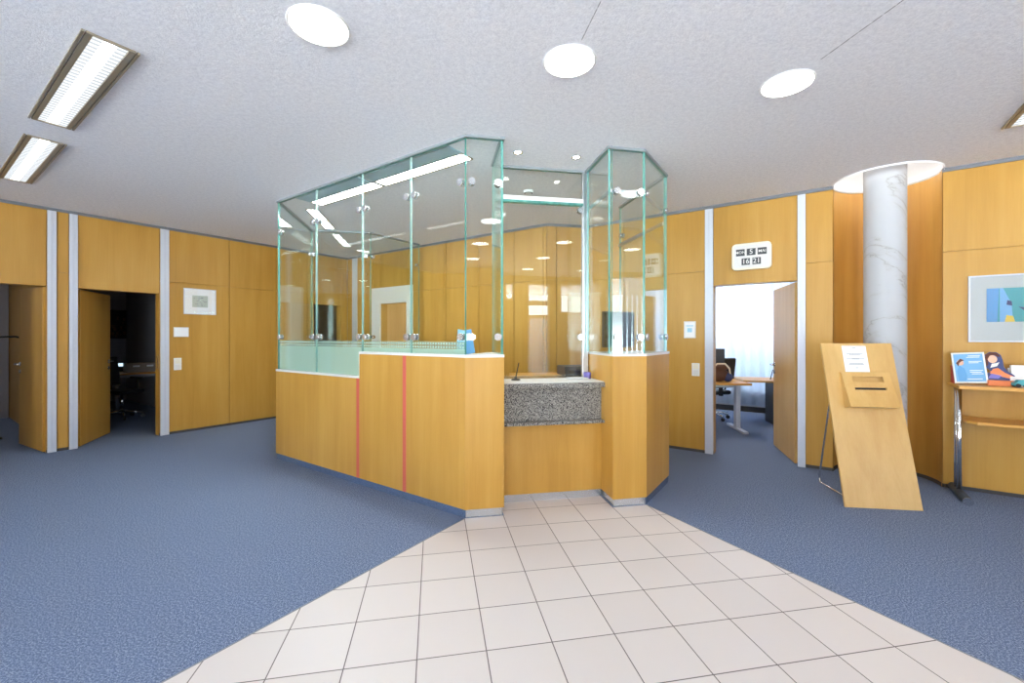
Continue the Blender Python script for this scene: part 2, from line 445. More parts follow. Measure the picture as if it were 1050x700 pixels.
# alcove: half round veneered niche
m = MB(); a0 = WR.a; 
m.lathe([(HR, 0), (HR, H-.02), (HR+.02, H-.02), (HR+.02, 0)], 40, 0, 0, 0, math.pi)
struct(m.build('wall_alcove', M['wood_alcove'], None, v3(HC), WR.a))
m = MB(); m.lathe([(HR-.006, 0), (HR-.006, .035), (HR-.0005, .035)], 40, 0, 0, 0, math.pi)
struct(m.build('baseboard_alcove', M['base_dark'], None, v3(HC), WR.a))
m = MB(); m.lathe([(HR+.012, H-.015), (HR+.012, H+.5), (0.001, H+.5)], 64)
struct(m.build('ceiling', M['plaster_white'], None, v3(HC), 0)); 
m = MB(); m.lathe([(HR+.001, H-.012), (HR+.001, H-.004), (HR+.011, H-.004)], 40, 0, 0, 0, math.pi)
struct(m.build('trim_1', M['ledge'], None, v3(HC), WR.a))
m = MB(); ring = [(HC.x+.31*math.cos(2*math.pi*k/48), HC.y+.31*math.sin(2*math.pi*k/48), H+.40) for k in range(49)]
m.tube(ring, .013, 8); tag(m.build('ring_lamp', M['cove']), 'glowing ring light hidden inside the round ceiling opening around the column', 'lamp')
m = MB(); m.lathe([(.165, 0), (.165, H+.49)], 64); 
col = m.build('column', M['marble'], None, v3(HC), 0)
tag(col, 'round white marbled column standing in the curved wooden niche', 'column')

# outer shell behind the camera (hall) ---------------------------------------------------
def plainwall(name, p0, p1, holes=(), mat='plaster_white', z1=H, t=.15):
    """wall from p0 to p1, thickness on the left side of the direction; holes (s0,s1,z0,z1)"""
    p0, p1 = Vector(p0), Vector(p1); d = p1-p0; L = d.length; a = math.atan2(d.y, d.x); m = MB()
    s = 0
    for (a0, a1, z0, zz) in sorted(holes):
        if a0 > s: m.box(s, a0, 0, t, 0, z1)
        if z0 > 0: m.box(a0, a1, 0, t, 0, z0)
        if zz < z1: m.box(a0, a1, 0, t, zz, z1)
        s = a1
    if s < L: m.box(s, L, 0, t, 0, z1)
    return struct(m.build(name, M[mat], None, v3(p0), a)), L, a
DB = 3.0
def fac(l): return -e2*DB + e1*l
R1 = WR.p+WR.t*LWR; R2 = fac(6.08); L2 = fac(-6.6); L1 = WL.p - WL.t*.2
plainwall('wall_right_end', R1, R2, mat='wood')
# facade, right end to left end, seen from inside; +y is outside
def fh(l0, l1, z0, z1): return (6.08-l1, 6.08-l0, z0, z1)
wins = [fh(4.15, 5.9, .15, 2.85), fh(3.22, 3.85, 2.02, 2.78), fh(2.35, 2.95, .02, 2.78), fh(1.77, 2.0, 2.34, 2.78),
        fh(-1.55, .3, .1, 2.85),]  # this last wide window is added out of view for fill daylight
plainwall('wall_front', R2, L2, wins, mat='wood')
fill_wins = [(.35, 2.3, .1, 2.85), (2.5, 4.5, .1, 2.85)]  # invented windows, out of view, added to bring more daylight into the hall
_, _, wla = plainwall('wall_left_end', L2, L1, fill_wins, mat='wood')
wa = TH+math.pi
for i, (a0, a1, z0, z1, wo_, wr_) in enumerate([q+(R2, wa) for q in wins]+[q+(L2, wla) for q in fill_wins]):
    w = bpy.data.objects.new('window_%d' % (i+1), None); C.objects.link(w); w.location = v3(wo_); w.rotation_euler.z = wr_; struct(w)
    m = MB(); f = .045
    m.box(a0, a1, .04, .1, z0, z0+f); m.box(a0, a1, .04, .1, z1-f, z1); m.box(a0, a0+f, .04, .1, z0+f, z1-f); m.box(a1-f, a1, .04, .1, z0+f, z1-f)
    if i == 2: m.box(a0+f, a1-f, .04, .1, 2.22, 2.34); m.box(a0+f, a1-f, .04, .1, 1.88, 1.97)
    m.build('window_frame', M['ledge'], w)
    m = MB(); m.box(a0+f, a1-f, .065, .075, z0+f, z1-f); m.build('window_pane', M['glass'], w)
    if i == 2:
        m = MB(); m.box(a0+f, a1-f, .055, .06, .06, 1.88); m.build('frosted_panel', M['curtain'], w)
    if i == 0:
        for k in range(11):
            m = MB(); xx = a0+.06+k*.128; X = Matrix.Translation((xx+.05, .0, 0)) @ Matrix.Rotation(R(35), 4, 'Z')
            m.box(-.05, .05, -.001, .001, z0+.02, z1-.02, mtx=X); m.build('blind_slat', M['curtain'], w)

# ------------------------------------------------------------------ offices behind the walls
def leaf(n, hinge, a, L=.86, hside=1, mat='wood'):
    """door leaf from hinge along angle a, handle near the free end"""
    m = MB(); m.box(0, L, -.02, .02, .012, DZ-.012)
    o = m.build('door_%d' % n, M[mat], None, v3(hinge), a, bevel=.002); struct(o)
    for s in (-1, 1):
        h = MB(); y = s*.02
        h.cyl((L-.06, y, 1.05), (L-.06, y+s*.008, 1.05), .026); h.cyl((L-.06, y, 1.05), (L-.06, y+s*.05, 1.05), .009)
        h.cyl((L-.05, y+s*.05, 1.05), (L-.18, y+s*.05, 1.05), .009)
        h.build('door_handle', M['chrome'], o)
        h = MB(); h.cyl((L-.06, y, .955), (L-.06, y+s*.008, .955), .026); h.build('door_lock', M['chrome'], o)
    return o
leaf(1, WL.at(d1[1]-.005, .05), R(151.5))
leaf(2, WL.at(d2[0]+.01, .06), R(114))
leaf(3, WR.at(d5[1]-.005, WT*.5), R(72), mat='wood_pale')
# left wing: three rooms 5 m deep
def rect_wall(name, pl, s0, s1, o0, o1, mat, holes=(), z1=H):
    """wall between local points (s0,o0)-(s1,o1) given in wall coordinates"""
    p0 = Vector(pl.at(s0, o0)[:2]); p1 = Vector(pl.at(s1, o1)[:2])
    return plainwall(name, p0, p1, holes, mat, z1, .1)
DEP = 5.0
sP = (S0 := WL.s_px)(64.5)
sQ = d2[1]+.9
rect_wall('wall_office_far', WL, -1.3, LWL+2.0, DEP, DEP, 'plaster_grey')
pr = MB(); pr.box(0, DEP-WT, 0, .08, .0, JZ-.003); pr.box(0, DEP-WT, 0, .08, JZ+.003, H)
q = WL.at(sP+.04, WT); struct(pr.build('wall_office_partition', M['wood'], None, q, WL.a+R(90)))
rect_wall('wall_office_end', WL, -1.11, sP-.05, 3.87, 3.87, 'plaster_grey')
pr = MB(); pr.box(0, DEP-WT, 0, .08, 0, H); struct(pr.build('wall_office_partition', M['plaster_grey'], None, WL.at(sQ, WT), WL.a+R(90)))
pr = MB(); pr.box(0, DEP-WT, 0, .08, 0, H); struct(pr.build('wall_office_partition', M['plaster_grey'], None, WL.at(-1.2, WT), WL.a+R(90)))
pr = MB(); pr.box(0, DEP, 0, .08, 0, H); struct(pr.build('wall_office_partition', M['plaster_grey'], None, WL.at(LWL+2.0, 0), WL.a+R(90)))
pr = MB(); pr.box(-1.3, -.2, .02, WT, 0, H); struct(pr.build('wall_office_partition', M['plaster_grey'], None, WL.at(0), WL.a))
# room behind back wall
pr = MB(); pr.box(-.2, 3.5, 2.4, 2.5, 0, H); struct(pr.build('wall_back_room', M['plaster_white'], None, v3(WB.p), WB.a))
for xx in (.0, 3.4):
    pr = MB(); pr.box(xx, xx+.08, WT, 2.4, 0, H); struct(pr.build('wall_back_room', M['wood_pale'], None, v3(WB.p), WB.a))
# right office
RD = 3.4+WT
r0, r1 = d5[0]-1.9, d5[1]+1.5
o, L, a = rect_wall('wall_right_office', WR, r0, r1, RD, RD, 'plaster_white', [(.5, r1-r0-.5, .35, 2.6)])
for xx in (r0-.08, r1):
    pr = MB(); pr.box(xx, xx+.08, .5 if xx > d5[1] else WT, RD+.1, 0, H); struct(pr.build('wall_right_office', M['plaster_white'], None, v3(WR.p), WR.a))
pr = MB(); pr.box(alc[0]-.05, r1, WT+.42, WT+.5, 0, H); pr.box(alc[0]-.13, alc[0]-.05, WT, WT+.5, 0, H); struct(pr.build('wall_right_office', M['plaster_white'], None, v3(WR.p), WR.a))
w = bpy.data.objects.new('window_9', None); C.objects.link(w); w.location = v3(WR.p); w.rotation_euler.z = WR.a; struct(w)
m = MB()
x0, x1 = r0+.5, r1-.5
for k in range(4):
    xx = x0+(x1-x0-.05)*k/3; m.box(xx, xx+.05, RD+.02, RD+.08, .35, 2.6)
m.box(x0, x1, RD+.02, RD+.08, .35, .4); m.box(x0, x1, RD+.02, RD+.08, 2.55, 2.6)
m.build('window_frame', M['white'], w)
m = MB(); m.box(x0+.05, x1-.05, RD+.045, RD+.055, .4, 2.55); m.build('window_pane', M['glass'], w)
# curtain with folds
m = MB(); n = 260; prev = None
for k in range(n+1):
    x = r0+.1+(r1-r0-.2)*k/n; y = RD-.10+.028*math.sin(k*.62)+.012*math.sin(k*.23)
    a = m.bm.verts.new((x, y, .14)); b = m.bm.verts.new((x, y, 2.93))
    if prev: f = m.bm.faces.new([prev[0], a, b, prev[1]]); f.smooth = True
    prev = (a, b)
tag(m.build('curtain', M['curtain'], None, v3(WR.p), WR.a, solid=.003), 'white floor-length pleated curtain across the window of the bright right office', 'curtain')
m = MB(); m.box(r0+.1, r1-.1, RD-.03, RD-.001, .0, .10); struct(m.build('baseboard_office', M['base_dark'], None, v3(WR.p), WR.a))

# ------------------------------------------------------------------ wall fittings
def plate(name, pl, px0, py0, px1, py1, mat, label, cat, t=.012):
    s0, za = pl.sz(px0, py0); s1, zb = pl.sz(px1, py1); z0, z1 = min(za, zb), max(za, zb)
    s0, s1 = min(s0, s1), max(s0, s1)
    T = thing(name, label, cat, pl.at((s0+s1)/2, 0, z0), pl.a); return T, (s1-s0), (z1-z0)
def switch(pl, px0, py0, px1, py1, label, rock=2):
    T, w, h = plate('light_switch', pl, px0, py0, px1, py1, 'white', label, 'switch')
    m = MB(); m.box(-w/2, w/2, -.009, -.0003, 0, h); m.build('switch_plate', M['white'], T, bevel=.002)
    for k in range(rock):
        m = MB(); hh = h/rock; m.box(-w*.34, w*.34, -.014, -.0092, k*hh+.1*hh, (k+1)*hh-.1*hh)
        m.build('rocker', M['cream'] if k else M['ledge'], T, bevel=.001)
switch(WL, 178, 367, 186, 379, 'white light switch on the left wooden wall below the blank grey plate')
switch(WR, 709.5, 372, 717.5, 385.5, 'white double light switch on the right wall beside the bright office door')
T, w, h = plate('door_sign', WL, 177.8, 335.3, 193.3, 345.3, 'ledge', 'small blank grey plate on the wooden wall under the framed print', 'sign')
m = MB(); m.box(-w/2, w/2, -.012, -.0003, 0, h); m.build('plate', M['ledge'], T, bevel=.002)
m = MB(); m.box(-w/2+.01, w/2-.01, -.0135, -.0122, .01, h-.01); m.build('insert', M['paper'], T)
T, w, h = plate('wall_notice', WR, 701.5, 329.5, 713.5, 346.5, 'white', 'small white framed notice on the wooden wall above the double switch', 'notice')
m = MB(); m.box(-w/2, w/2, -.014, -.0003, 0, h); m.build('frame', M['ledge'], T, bevel=.002)
m = MB(); m.box(-w/2+.012, w/2-.012, -.0155, -.0142, .012, h-.012); m.build('sheet', M['paper'], T)
m = MB(); m.box(-w*.2, w*.2, -.0165, -.0157, h*.35, h*.6); m.box(-w*.3, w*.3, -.0165, -.0157, h*.7, h*.76); m.build('print', M['cyan'], T)
# framed small print, left wall
T, w, h = plate('framed_print', WL, 188, 295, 221, 323, 'white', 'small white-mounted framed print on the left wooden wall', 'picture')
def frame(T, w, h, fw, mat, depth=.02):
    m = MB(); m.box(-w/2, w/2, -depth, -.0003, 0, fw); m.box(-w/2, w/2, -depth, -.0003, h-fw, h)
    m.box(-w/2, -w/2+fw, -depth, -.0003, fw, h-fw); m.box(w/2-fw, w/2, -depth, -.0003, fw, h-fw); return m.build('frame', mat, T, bevel=.001)
frame(T, w, h, .008, M['alu'])
m = MB(); m.box(-w/2+.008, w/2-.008, -.012, -.0005, .008, h-.008); m.build('mount', M['paper'], T)
m = MB(); m.box(-w*.24, w*.24, -.0135, -.0122, h*.28, h*.74); m.mi(M['sketch']); random.seed(3)
for k in range(26):
    x = random.uniform(-.2, .17)*w; z = random.uniform(.32, .68)*h; m.box(x, x+w*.03, -.0142, -.0136, z, z+h*.02, M['grey'])
m.build('print', None, T)
m = MB(); m.box(-w/2+.008, w/2-.008, -.0185, -.017, .008, h-.008); m.build('glazing', M['picglass'], T)

# large blue picture, right wall
s0, zt = WR.sz(992.3, 283.5); zb = WR.sz(992.3, 350.5)[1]; w = .92; h = zt-zb
T = thing('framed_print', 'large metal-framed abstract print in blue and teal on the right wall', 'picture', WR.at(s0+w/2, 0, zb), WR.a)
frame(T, w, h, .012, M['alu'], .028)
m = MB(); m.box(-w/2+.012, w/2-.012, -.014, -.0005, .012, h-.012); m.build('mount', M['mat'], T)
ax0, ax1, az0, az1 = -w/2+.115, w/2-.145, h*.30, h*.80
art = MB(); art.box(ax0, ax1, -.0155, -.0143, az0, az1); art = art.build('artwork', M['teal'], T)
def shape(pts, mat, nm, y=-.0160, par=None):
    m = MB(); X = Matrix.Translation((0, y, 0)) @ Matrix.Rotation(R(90), 4, 'X'); m.prism(pts, 0, .0004, mtx=X); return m.build(nm, mat, par or art)
shape([(ax0, az0), (ax0+.065, az0), (ax0+.075, az1), (ax0, az1)], M['blue'], 'blue_field')
shape([(ax0+.08, az0), (ax0+.16, az0), (ax0+.15, az0+.16), (ax0+.1, az1), (ax0+.08, az1)], M['lblue'], 'pale_stripe')
shape([(ax0+.11, az0), (ax0+.17, az0), (ax0+.16, az0+.05), (ax0+.12, az0+.06)], M['yellow'], 'yellow_patch', -.0166)
shape([(ax0+.12, az0+.15), (ax0+.155, az0+.14), (ax0+.15, az0+.18), (ax0+.125, az0+.19)], M['navy'], 'navy_patch', -.0166)
oc = [(ax0+.42+.17*math.cos(t*math.pi/12), az0+.19+.105*math.sin(t*math.pi/12)) for t in range(24)]
shape(oc, M['lblue'], 'blue_oval', -.0166)
shape([(ax0+.19, az0+.13), (ax0+.24, az0+.08), (ax0+.3, az0+.065), (ax0+.27, az0+.09), (ax0+.22, az0+.125)], M['navy'], 'dark_arc', -.0172)
m = MB(); m.box(-w/2+.012, w/2-.012, -.024, -.0225, .012, h-.012); m.build('glazing', M['picglass'], T)

# flip clock
s0, zt = WR.sz(751, 250); s1, zb2 = WR.sz(791.5, 275.5); w = s1-s0; hgt = .30
zc = WR.sz(771, 263)[1]
T = thing('flip_clock', 'cream flip calendar clock reading MON 5 MAI 16 21 above the office door', 'clock', WR.at((s0+s1)/2, 0, zc-hgt/2), WR.a)
def rrect(w, h, r, n=6):
    pts = []
    for cx, cz, a0 in ((w/2-r, h-r, 0), (-w/2+r, h-r, 90), (-w/2+r, r, 180), (w/2-r, r, 270)):
        for k in range(n+1): a = R(a0+90*k/n); pts.append((cx+r*math.cos(a), cz+r*math.sin(a)))
    return pts
def slab(pts, y0, y1, name, mat, par, bevel=0):
    m = MB(); X = Matrix.Rotation(R(90), 4, 'X'); m.prism(pts, -y1, -y0, mtx=X); return m.build(name, mat, par, bevel=bevel)
slab(rrect(w, hgt, .045), -.055, -.0003, 'case', M['cream'], T, bevel=.006)
slab([(x, z+.022) for x, z in rrect(w-.045, hgt-.044, .025)], -.058, -.0553, 'face', M['ledge'], T)
def text(s, size, x, y, z, mat, par, name, sx=1):
    cu = bpy.data.curves.new(name, 'FONT'); cu.body = s; cu.size = size; cu.align_x = 'CENTER'; cu.align_y = 'CENTER'; cu.extrude = .0004; cu.offset = .0002
    t = bpy.data.objects.new(name, cu); C.objects.link(t); dg = bpy.context.evaluated_depsgraph_get(); dg.update()
    me = bpy.data.meshes.new_from_object(t.evaluated_get(dg)); bpy.data.objects.remove(t)
    o = bpy.data.objects.new(name, me); me.materials.clear(); me.materials.append(mat); C.objects.link(o)
    o.parent = par; o.location = (x, y, z); o.rotation_euler = (R(90), 0, 0); o.scale = (sx, 1, 1); return o
for s, x, z, ww in (('MON', -.108, .196, .088), ('5', .0, .196, .088), ('MAI', .108, .196, .088), ('16', -.054, .09, .083), ('21', .054, .09, .083)):
    m = MB(); m.box(x-ww/2, x+ww/2, -.0595, -.0583, z-.038, z+.038); fl = m.build('flap', M['darkgrey'], T)
    text(s, .044 if len(s) == 3 else .075, x, -.0602, z, M['white'], fl, 'digits')
# strike plate on the second left door jamb
m = MB(); m.box(d2[1]-.002, d2[1]-.0003, .05, .08, .95, 1.13)
tag(m.build('strike_plate', M['chrome'], None, v3(WL.p), WL.a), 'thin metal strike plate on the right jamb of the dark office doorway', 'door fitting')

# ------------------------------------------------------------------ service counter
def unit(name, label, p0, p1, z1, depth=.3, plinth='cove_carpet', ledge=True, cat='counter', mitre=False):
    p0, p1 = Vector(p0), Vector(p1); d = p1-p0; L = d.length; a = math.atan2(d.y, d.x)
    T = thing(name, label, cat, v3(p0), a)
    m = MB(); m.box(0, L, 0, .02, .066, z1-.022); m.build('front_panel', M['wood'], T)
    c = .4143 if mitre else 0
    m = MB(); m.prism([(.0, .0205), (L-.0205*c, .0205), (L-depth*c, depth), (0, depth)], .066, z1-.022); m.build('carcass', M['wood'], T)
    m = MB(); m.prism([(0, .012), (L-.012*c, .012), (L-(depth-.02)*c, depth-.02), (0, depth-.02)], .0, .0655); m.build('plinth', M[plinth], T)
    if ledge:
        m = MB(); m.prism([(0, -.004), (L+.004*c, -.004), (L-depth*c, depth), (0, depth)], z1-.0215, z1); m.build('ledge', M['ledge'], T, bevel=.001)
    return T, L
ZH = 1.262; ZLo = 1.03
PA = Plane(Aa, A45N)
k1 = PA.s_px(368.5); k2 = PA.s_px(416.5)
LAB = 2.869
T, L = unit('counter_unit', 'low beech counter section at the left end under the frosted glass', Aa, PA.at(k1)[:2], ZLo)
m = MB(); m.box(L-.045, L-.002, -.0012, -.0001, .068, ZLo-.023); m.build('stripe', M['red'], T)
m = MB(); m.box(L+.0-.004, L-.0005, -.004, .3, ZLo+.0005, ZH-.001); m.build('end_strip', M['ledge'], T)
T, L = unit('counter_unit', 'tall beech counter section right of the step between the two red stripes', PA.at(k1)[:2], PA.at(k2)[:2], ZH)
m = MB(); m.box(L-.045, L-.001, -.0012, -.0001, .068, ZH-.023); m.build('stripe', M['red'], T)
T, L = unit('counter_unit', 'tall beech counter section between the second red stripe and the front corner', PA.at(k2)[:2], B, ZH, depth=.26, mitre=True)
# front corner block B-C
T = thing('counter_end_block', 'narrow tall beech counter end block left of the granite recess', 'counter', v3(B), TH)
loc = lambda p: Vector(((Vector(p)-B).dot(e1), (Vector(p)-B).dot(e2)))
bl = [(0.001, 0), (.305, 0), (.305, .56), (.06, .56), (-.0, .26), (.001+.0,.1)]
bl = [(0.001, .0), (.305, 0), (.305, .56), (.234, .56)]
m = MB(); m.prism(bl, .066, ZH-.022); m.build('body', M['wood'], T)
m = MB(); m.prism([(.006, .012), (.293, .012), (.293, .5), (.21, .5)], 0, .0655); m.build('plinth', M['plinth'], T)
m = MB(); m.prism([(0.000, -.004), (.307, -.004), (.307, .56), (.234, .56)], ZH-.0215, ZH); m.build('ledge', M['ledge'], T, bevel=.001)
# right pillar block
T = thing('counter_end_block', 'tall angled beech counter block right of the granite recess', 'counter', v3(Dd), TH)
ld = lambda p: ((Vector(p)-Dd).dot(e1), (Vector(p)-Dd).dot(e2))
ein = Ee + dirv(A45N+math.pi)*.3
poly = [ld(Dd), ld(Dr), ld(Ee), ld(ein), (.22, .56), (0, .56)]
m = MB(); m.prism(poly, .066, ZH-.022); m.build('body', M['wood'], T)
def inset(poly, k):
    n = len(poly); out = []
    for i in range(n):
        p = Vector(poly[i]); a = (p-Vector(poly[i-1])).normalized(); b = (Vector(poly[(i+1) % n])-p).normalized()
        na = Vector((-a.y, a.x)); nb = Vector((-b.y, b.x)); bis = (na+nb).normalized(); out.append(p+bis*(k/max(.3, bis.dot(na))))
    return [tuple(q) for q in out]
pin = inset(poly, .012)
m = MB(); m.prism(pin, 0, .0655); pl_ = m.build('plinth', M['plinth'], T)
c0, c1 = Vector(pin[1]), Vector(pin[2]); dd = c1-c0
m = MB(); X = Matrix.Translation((c0.x, c0.y, 0)) @ Matrix.Rotation(math.atan2(dd.y, dd.x), 4, 'Z'); m.box(0, dd.length, -.006, -.0005, 0, .065, mtx=X)
m.build('carpet_skirting', M['cove_carpet'], T)
m = MB(); m.prism(inset(poly, -.004), ZH-.0215, ZH); m.build('ledge', M['ledge'], T, bevel=.001)
# teller counter front and granite
Cp = Plane(Cc, TH); LT = (Dd-Cc).length
T = thing('teller_counter', 'recessed beech counter front below the granite slab', 'counter', v3(Cc), TH)
m = MB(); m.box(.001, LT-.001, T0, T0+.02, .066, .66); m.build('front_panel', M['wood'], T)
m = MB(); m.box(.001, LT-.001, T0+.021, T0+.6, .066, .96); m.build('carcass', M['wood'], T)
m = MB(); m.box(.001, LT-.001, T0+.01, T0+.5, .0, .0655); m.build('plinth', M['plinth'], T)
T = thing('granite_worktop', 'speckled grey granite teller worktop with deep granite apron between wood blocks', 'worktop', v3(Cc, .66), TH)
m = MB(); m.box(.001, LT-.001, T0-.09, T0+.62, .31, .352); m.build('top_slab', M['granite'], T, bevel=.003)
m = MB(); m.box(.001, LT-.001, T0-.002, T0+.0195, .026, .3095); m.build('apron', M['granite'], T)
m = MB(); m.box(.001, LT-.001, T0-.085, T0+.0195, 0.001, .0255); m.build('lower_lip', M['granite'], T, bevel=.003)
m = MB(); m.box(.02, LT-.002, T0-.07, .555, .3525, .357); m.build('glare_plate', M['white'], T, bevel=.001)  # white plate stands in for the glare on the polished granite top
ZG = .66+.3572
# pen on stand
T = thing('pen_stand', 'black pen slanting in a round black stand on the granite worktop', 'pen', Cp.at(.17, .41, ZG), TH)
m = MB(); m.lathe([(0.001, 0), (.04, 0), (.042, .006), (.036, .012), (.014, .016), (.012, .03), (.001, .03)], 28); m.build('base', M['black'], T)
m = MB(); m.cyl((0, 0, .02), (.028, 0, .155), .0055, .004, 12); m.build('pen', M['black'], T)
# papers and purple dispenser right
T = thing('leaflet_stack', 'small stack of papers at the right end of the granite worktop', 'papers', Cp.at(.74, .40, ZG), TH+R(8))
for k in range(5):
    m = MB(); m.box(-.1+.004*k, .07+.003*k, -.05, .05+.003*k, .003*k, .003*k+.0025); m.build('sheet', M['paper'] if k != 2 else M['grey'], T)
m = MB(); m.lathe([(.001, 0), (.034, 0), (.034, .055), (.03, .06), (.001, .06)], 20)
tag(m.build('tape_roll', M['purple'], None, Cp.at(.845, .44, ZG)), 'purple round tub beside the steel post on the granite worktop', 'tub')

# ------------------------------------------------------------------ glass enclosure
GT = H-.022
def screen(name, label, p, cat='glass screen'):
    return thing(name, label, cat, v3(p, 0), 0)
def glass(SC, p0, p1, z0, label, clips=(1.40, 2.61), film=None, rail=None, lc=True, rc=True, inset_y=.02, e0=.004, e1_=.004, z1=GT, em=('gedge', 'gedge')):
    """one pane of the screen SC, clips and film are its sub-parts"""
    p0, p1 = Vector(p0), Vector(p1); d = p1-p0; L = d.length; a = math.atan2(d.y, d.x)
    x0, x1, y0, y1 = e0, L-e1_, inset_y, inset_y+.018
    m = MB(); fs = m.box(x0, x1, y0, y1, z0, z1, M['glass'])
    k = m.mi(M['gedge'])
    for i in (4, 5): fs[i].material_index = k
    fs[0].material_index = m.mi(M[em[0]]); fs[1].material_index = m.mi(M[em[1]])
    T = m.build('glass_pane', None, SC, (p0.x-SC.location.x, p0.y-SC.location.y, 0), a); T['label'] = label
    for z in clips:
        for on, x in ((lc, x0+.042), (rc, x1-.042)):
            if not on: continue
            c = MB(); c.cyl((x, y0-.016, z), (x, y0-.0002, z), .028, seg=24); c.cyl((x, y1+.0002, z), (x, y1+.016, z), .028, seg=24)
            c.cyl((x, y0-.019, z), (x, y0-.016, z), .012, seg=16); c.build('clip', M['clip'], T)
    if film:
        m = MB(); m.box(x0, x1, y1+.0005, y1+.0015, film[0], film[1]); m.build('frosted_film', M['film'], T)
    if rail:
        m = MB(); m.box(x0+.0, x1-.0, y1+.003, y1+.018, rail-.018, rail+.018); m.build('stiffening_rail', M['steel'], T, bevel=.003)
    m = MB(); m.box(.001, L-.001, inset_y-.010, inset_y+.028, H-.02, H-.0005); m.build('ceiling_channel', M['channel'], T)
    return T
ks = [0, PA.s_px(322), PA.s_px(369.3), PA.s_px(419), LAB]
M['clip'] = plain('polished_clip', srgb(214,216,220), .22, .8)
M['channel'] = plain('glass_channel', srgb(150,158,164), .4, .4)
SL = screen('glass_screen', 'tall angled left glass screen of clipped panes above the stepped counter', Aa)
SR = screen('glass_screen', 'tall narrow glass screen folding round the right counter block', Dd)
SB = screen('glass_screen', 'rear glass screen closing the booth far behind the counter', A2)
names = ['leftmost tall pane above the low counter',
         'second pane from the left of the angled glass screen, ending at the counter step',
         'third pane from the left of the angled glass screen, just right of the counter step',
         'fourth pane of the angled glass screen, ending at the front corner']
for i in range(4):
    zb = ZLo+.001 if i < 2 else ZH+.001
    glass(SL, PA.at(ks[i])[:2], PA.at(ks[i+1])[:2], zb, names[i], film=(zb+.001, 1.362), e1_=.02 if i == 3 else .004, em=('gedge_pale' if i else 'gedge', 'gedge' if i == 3 else 'gedge_pale'))
glass(SL, B, Cc, ZH+.001, 'narrow front glass pane on the counter block left of the teller recess', e0=.012, e1_=.003)
CR = Plane(Cc, A90)
glass(SL, Cc-e2*0, Cc+e2*.56, ZH+.001, 'glass return pane running back from the left front corner to the teller pane', clips=(), e0=.034, inset_y=.003)
ST = screen('teller_window', 'wide upright glass teller window above the granite worktop', Cc, 'window screen')
glass(ST, Cc+e2*.56+e1*.003, Dd+e2*.56-e1*.035, ZG+.02, 'wide teller window pane above the granite worktop', inset_y=.0, clips=(1.40, 2.60))
m = MB(); m.box(.003, LT-.075, .5, .555, 2.645, 2.685); m.build('head_rail', M['white'], ST, (0, 0, 0), TH, bevel=.004)
m = MB(); m.box(.003, LT-.075, .5, .552, 2.625, 2.6445); m.build('rail_edge', M['gedge'], ST, (0, 0, 0), TH)
glass(SR, Dd+e2*.56, Dd, ZH+.001, 'glass return pane on the inner side of the right counter block', inset_y=-.032, clips=(), rail=2.61, e1_=.02, e0=.04)
glass(SR, Dd, Dr, ZH+.001, 'narrow front glass pane on top of the right counter block', rail=2.61, e0=.003, e1_=.003)
glass(SR, Dr, Ee, ZH+.001, 'angled glass pane at the right side of the right counter block', rail=2.61, e0=.02, e1_=.003)
glass(SL, Aa, A2, 1.03, 'inner left side pane running back from the far left counter corner', inset_y=-.032, e0=.03)
glass(SB, A2, A3, 1.03, 'rear left pane of the glass enclosure far behind the counter', inset_y=-.032)
glass(SB, A3, A4, 1.03, 'rear glass pane reaching the back wooden wall near the grey door frame', inset_y=-.032)
glass(SR, Ee, E2, 1.03, 'rear right pane of the glass enclosure running toward the right wall', rail=2.5, inset_y=.02, e0=.03)
# counters under rear panes (low parapets)
for p0, p1, lb in ((Aa+e2*.32, A2, 'low beech parapet under the inner left side pane'), (A2+e1*.0+e2*.0, A3, 'low beech parapet under the rear left pane'), (Ee+e2*.3, E2, 'low beech parapet under the rear right pane')):
    d = p1-p0; a = math.atan2(d.y, d.x); T = thing('parapet', lb, 'counter', v3(p0), a)
    yy = (-.06, -.0) if p0 != Ee+e2*.3 else (.0, .06)
    m = MB(); m.box(.0, d.length-.07, yy[0], yy[1], 0, 1.0); m.build('panel', M['wood'], T)
    m = MB(); m.box(.0, d.length-.07, yy[0]-.003, yy[1]+.003, 1.0005, 1.028); m.build('cap', M['ledge'], T)
d = A4-A3; T = thing('parapet', 'low beech parapet under the rear pane next to the back wall', 'counter', v3(A3), math.atan2(d.y, d.x))
m = MB(); m.box(.0, d.length, -.06, 0, 0, 1.0); m.build('panel', M['wood'], T)
m = MB(); m.box(.0, d.length, -.063, .003, 1.0005, 1.028); m.build('cap', M['ledge'], T)
# steel post at the right of the teller pane
pc = Dd+e2*.575-e1*.036
m = MB(); m.box(-.03, .03, -.02, .02, ZG+.0, H-.001)
tag(m.build('glass_post', M['steel'], None, v3(pc), TH, bevel=.006), 'upright polished steel post at the right edge of the teller window', 'post')
# leaflets on the ledge inside the front corner
for (x, y, a, t, mat, lb) in ((-.02, .16, 20, 14, 'cyan', 'pale blue leaflet leaning on the ledge behind the front glass corner'), (.05, .17, -12, -16, 'blue', 'mid blue leaflet crossing the pale one behind the front glass corner')):
    q = B+e1*x+e2*y
    T = thing('leaflet', lb, 'leaflet', v3(q, ZH+.002), TH+R(a))
    m = MB(); X = Matrix.Rotation(R(t*.7), 4, 'Y') @ Matrix.Rotation(R(-12), 4, 'X'); m.box(-.045, .045, -.002, .002, .0, .20, mtx=X); m.build('card', M[mat], T)
    m = MB(); m.box(-.03, .03, -.003, -.0022, .11, .17, mtx=X); m.build('print', M['white'], T)

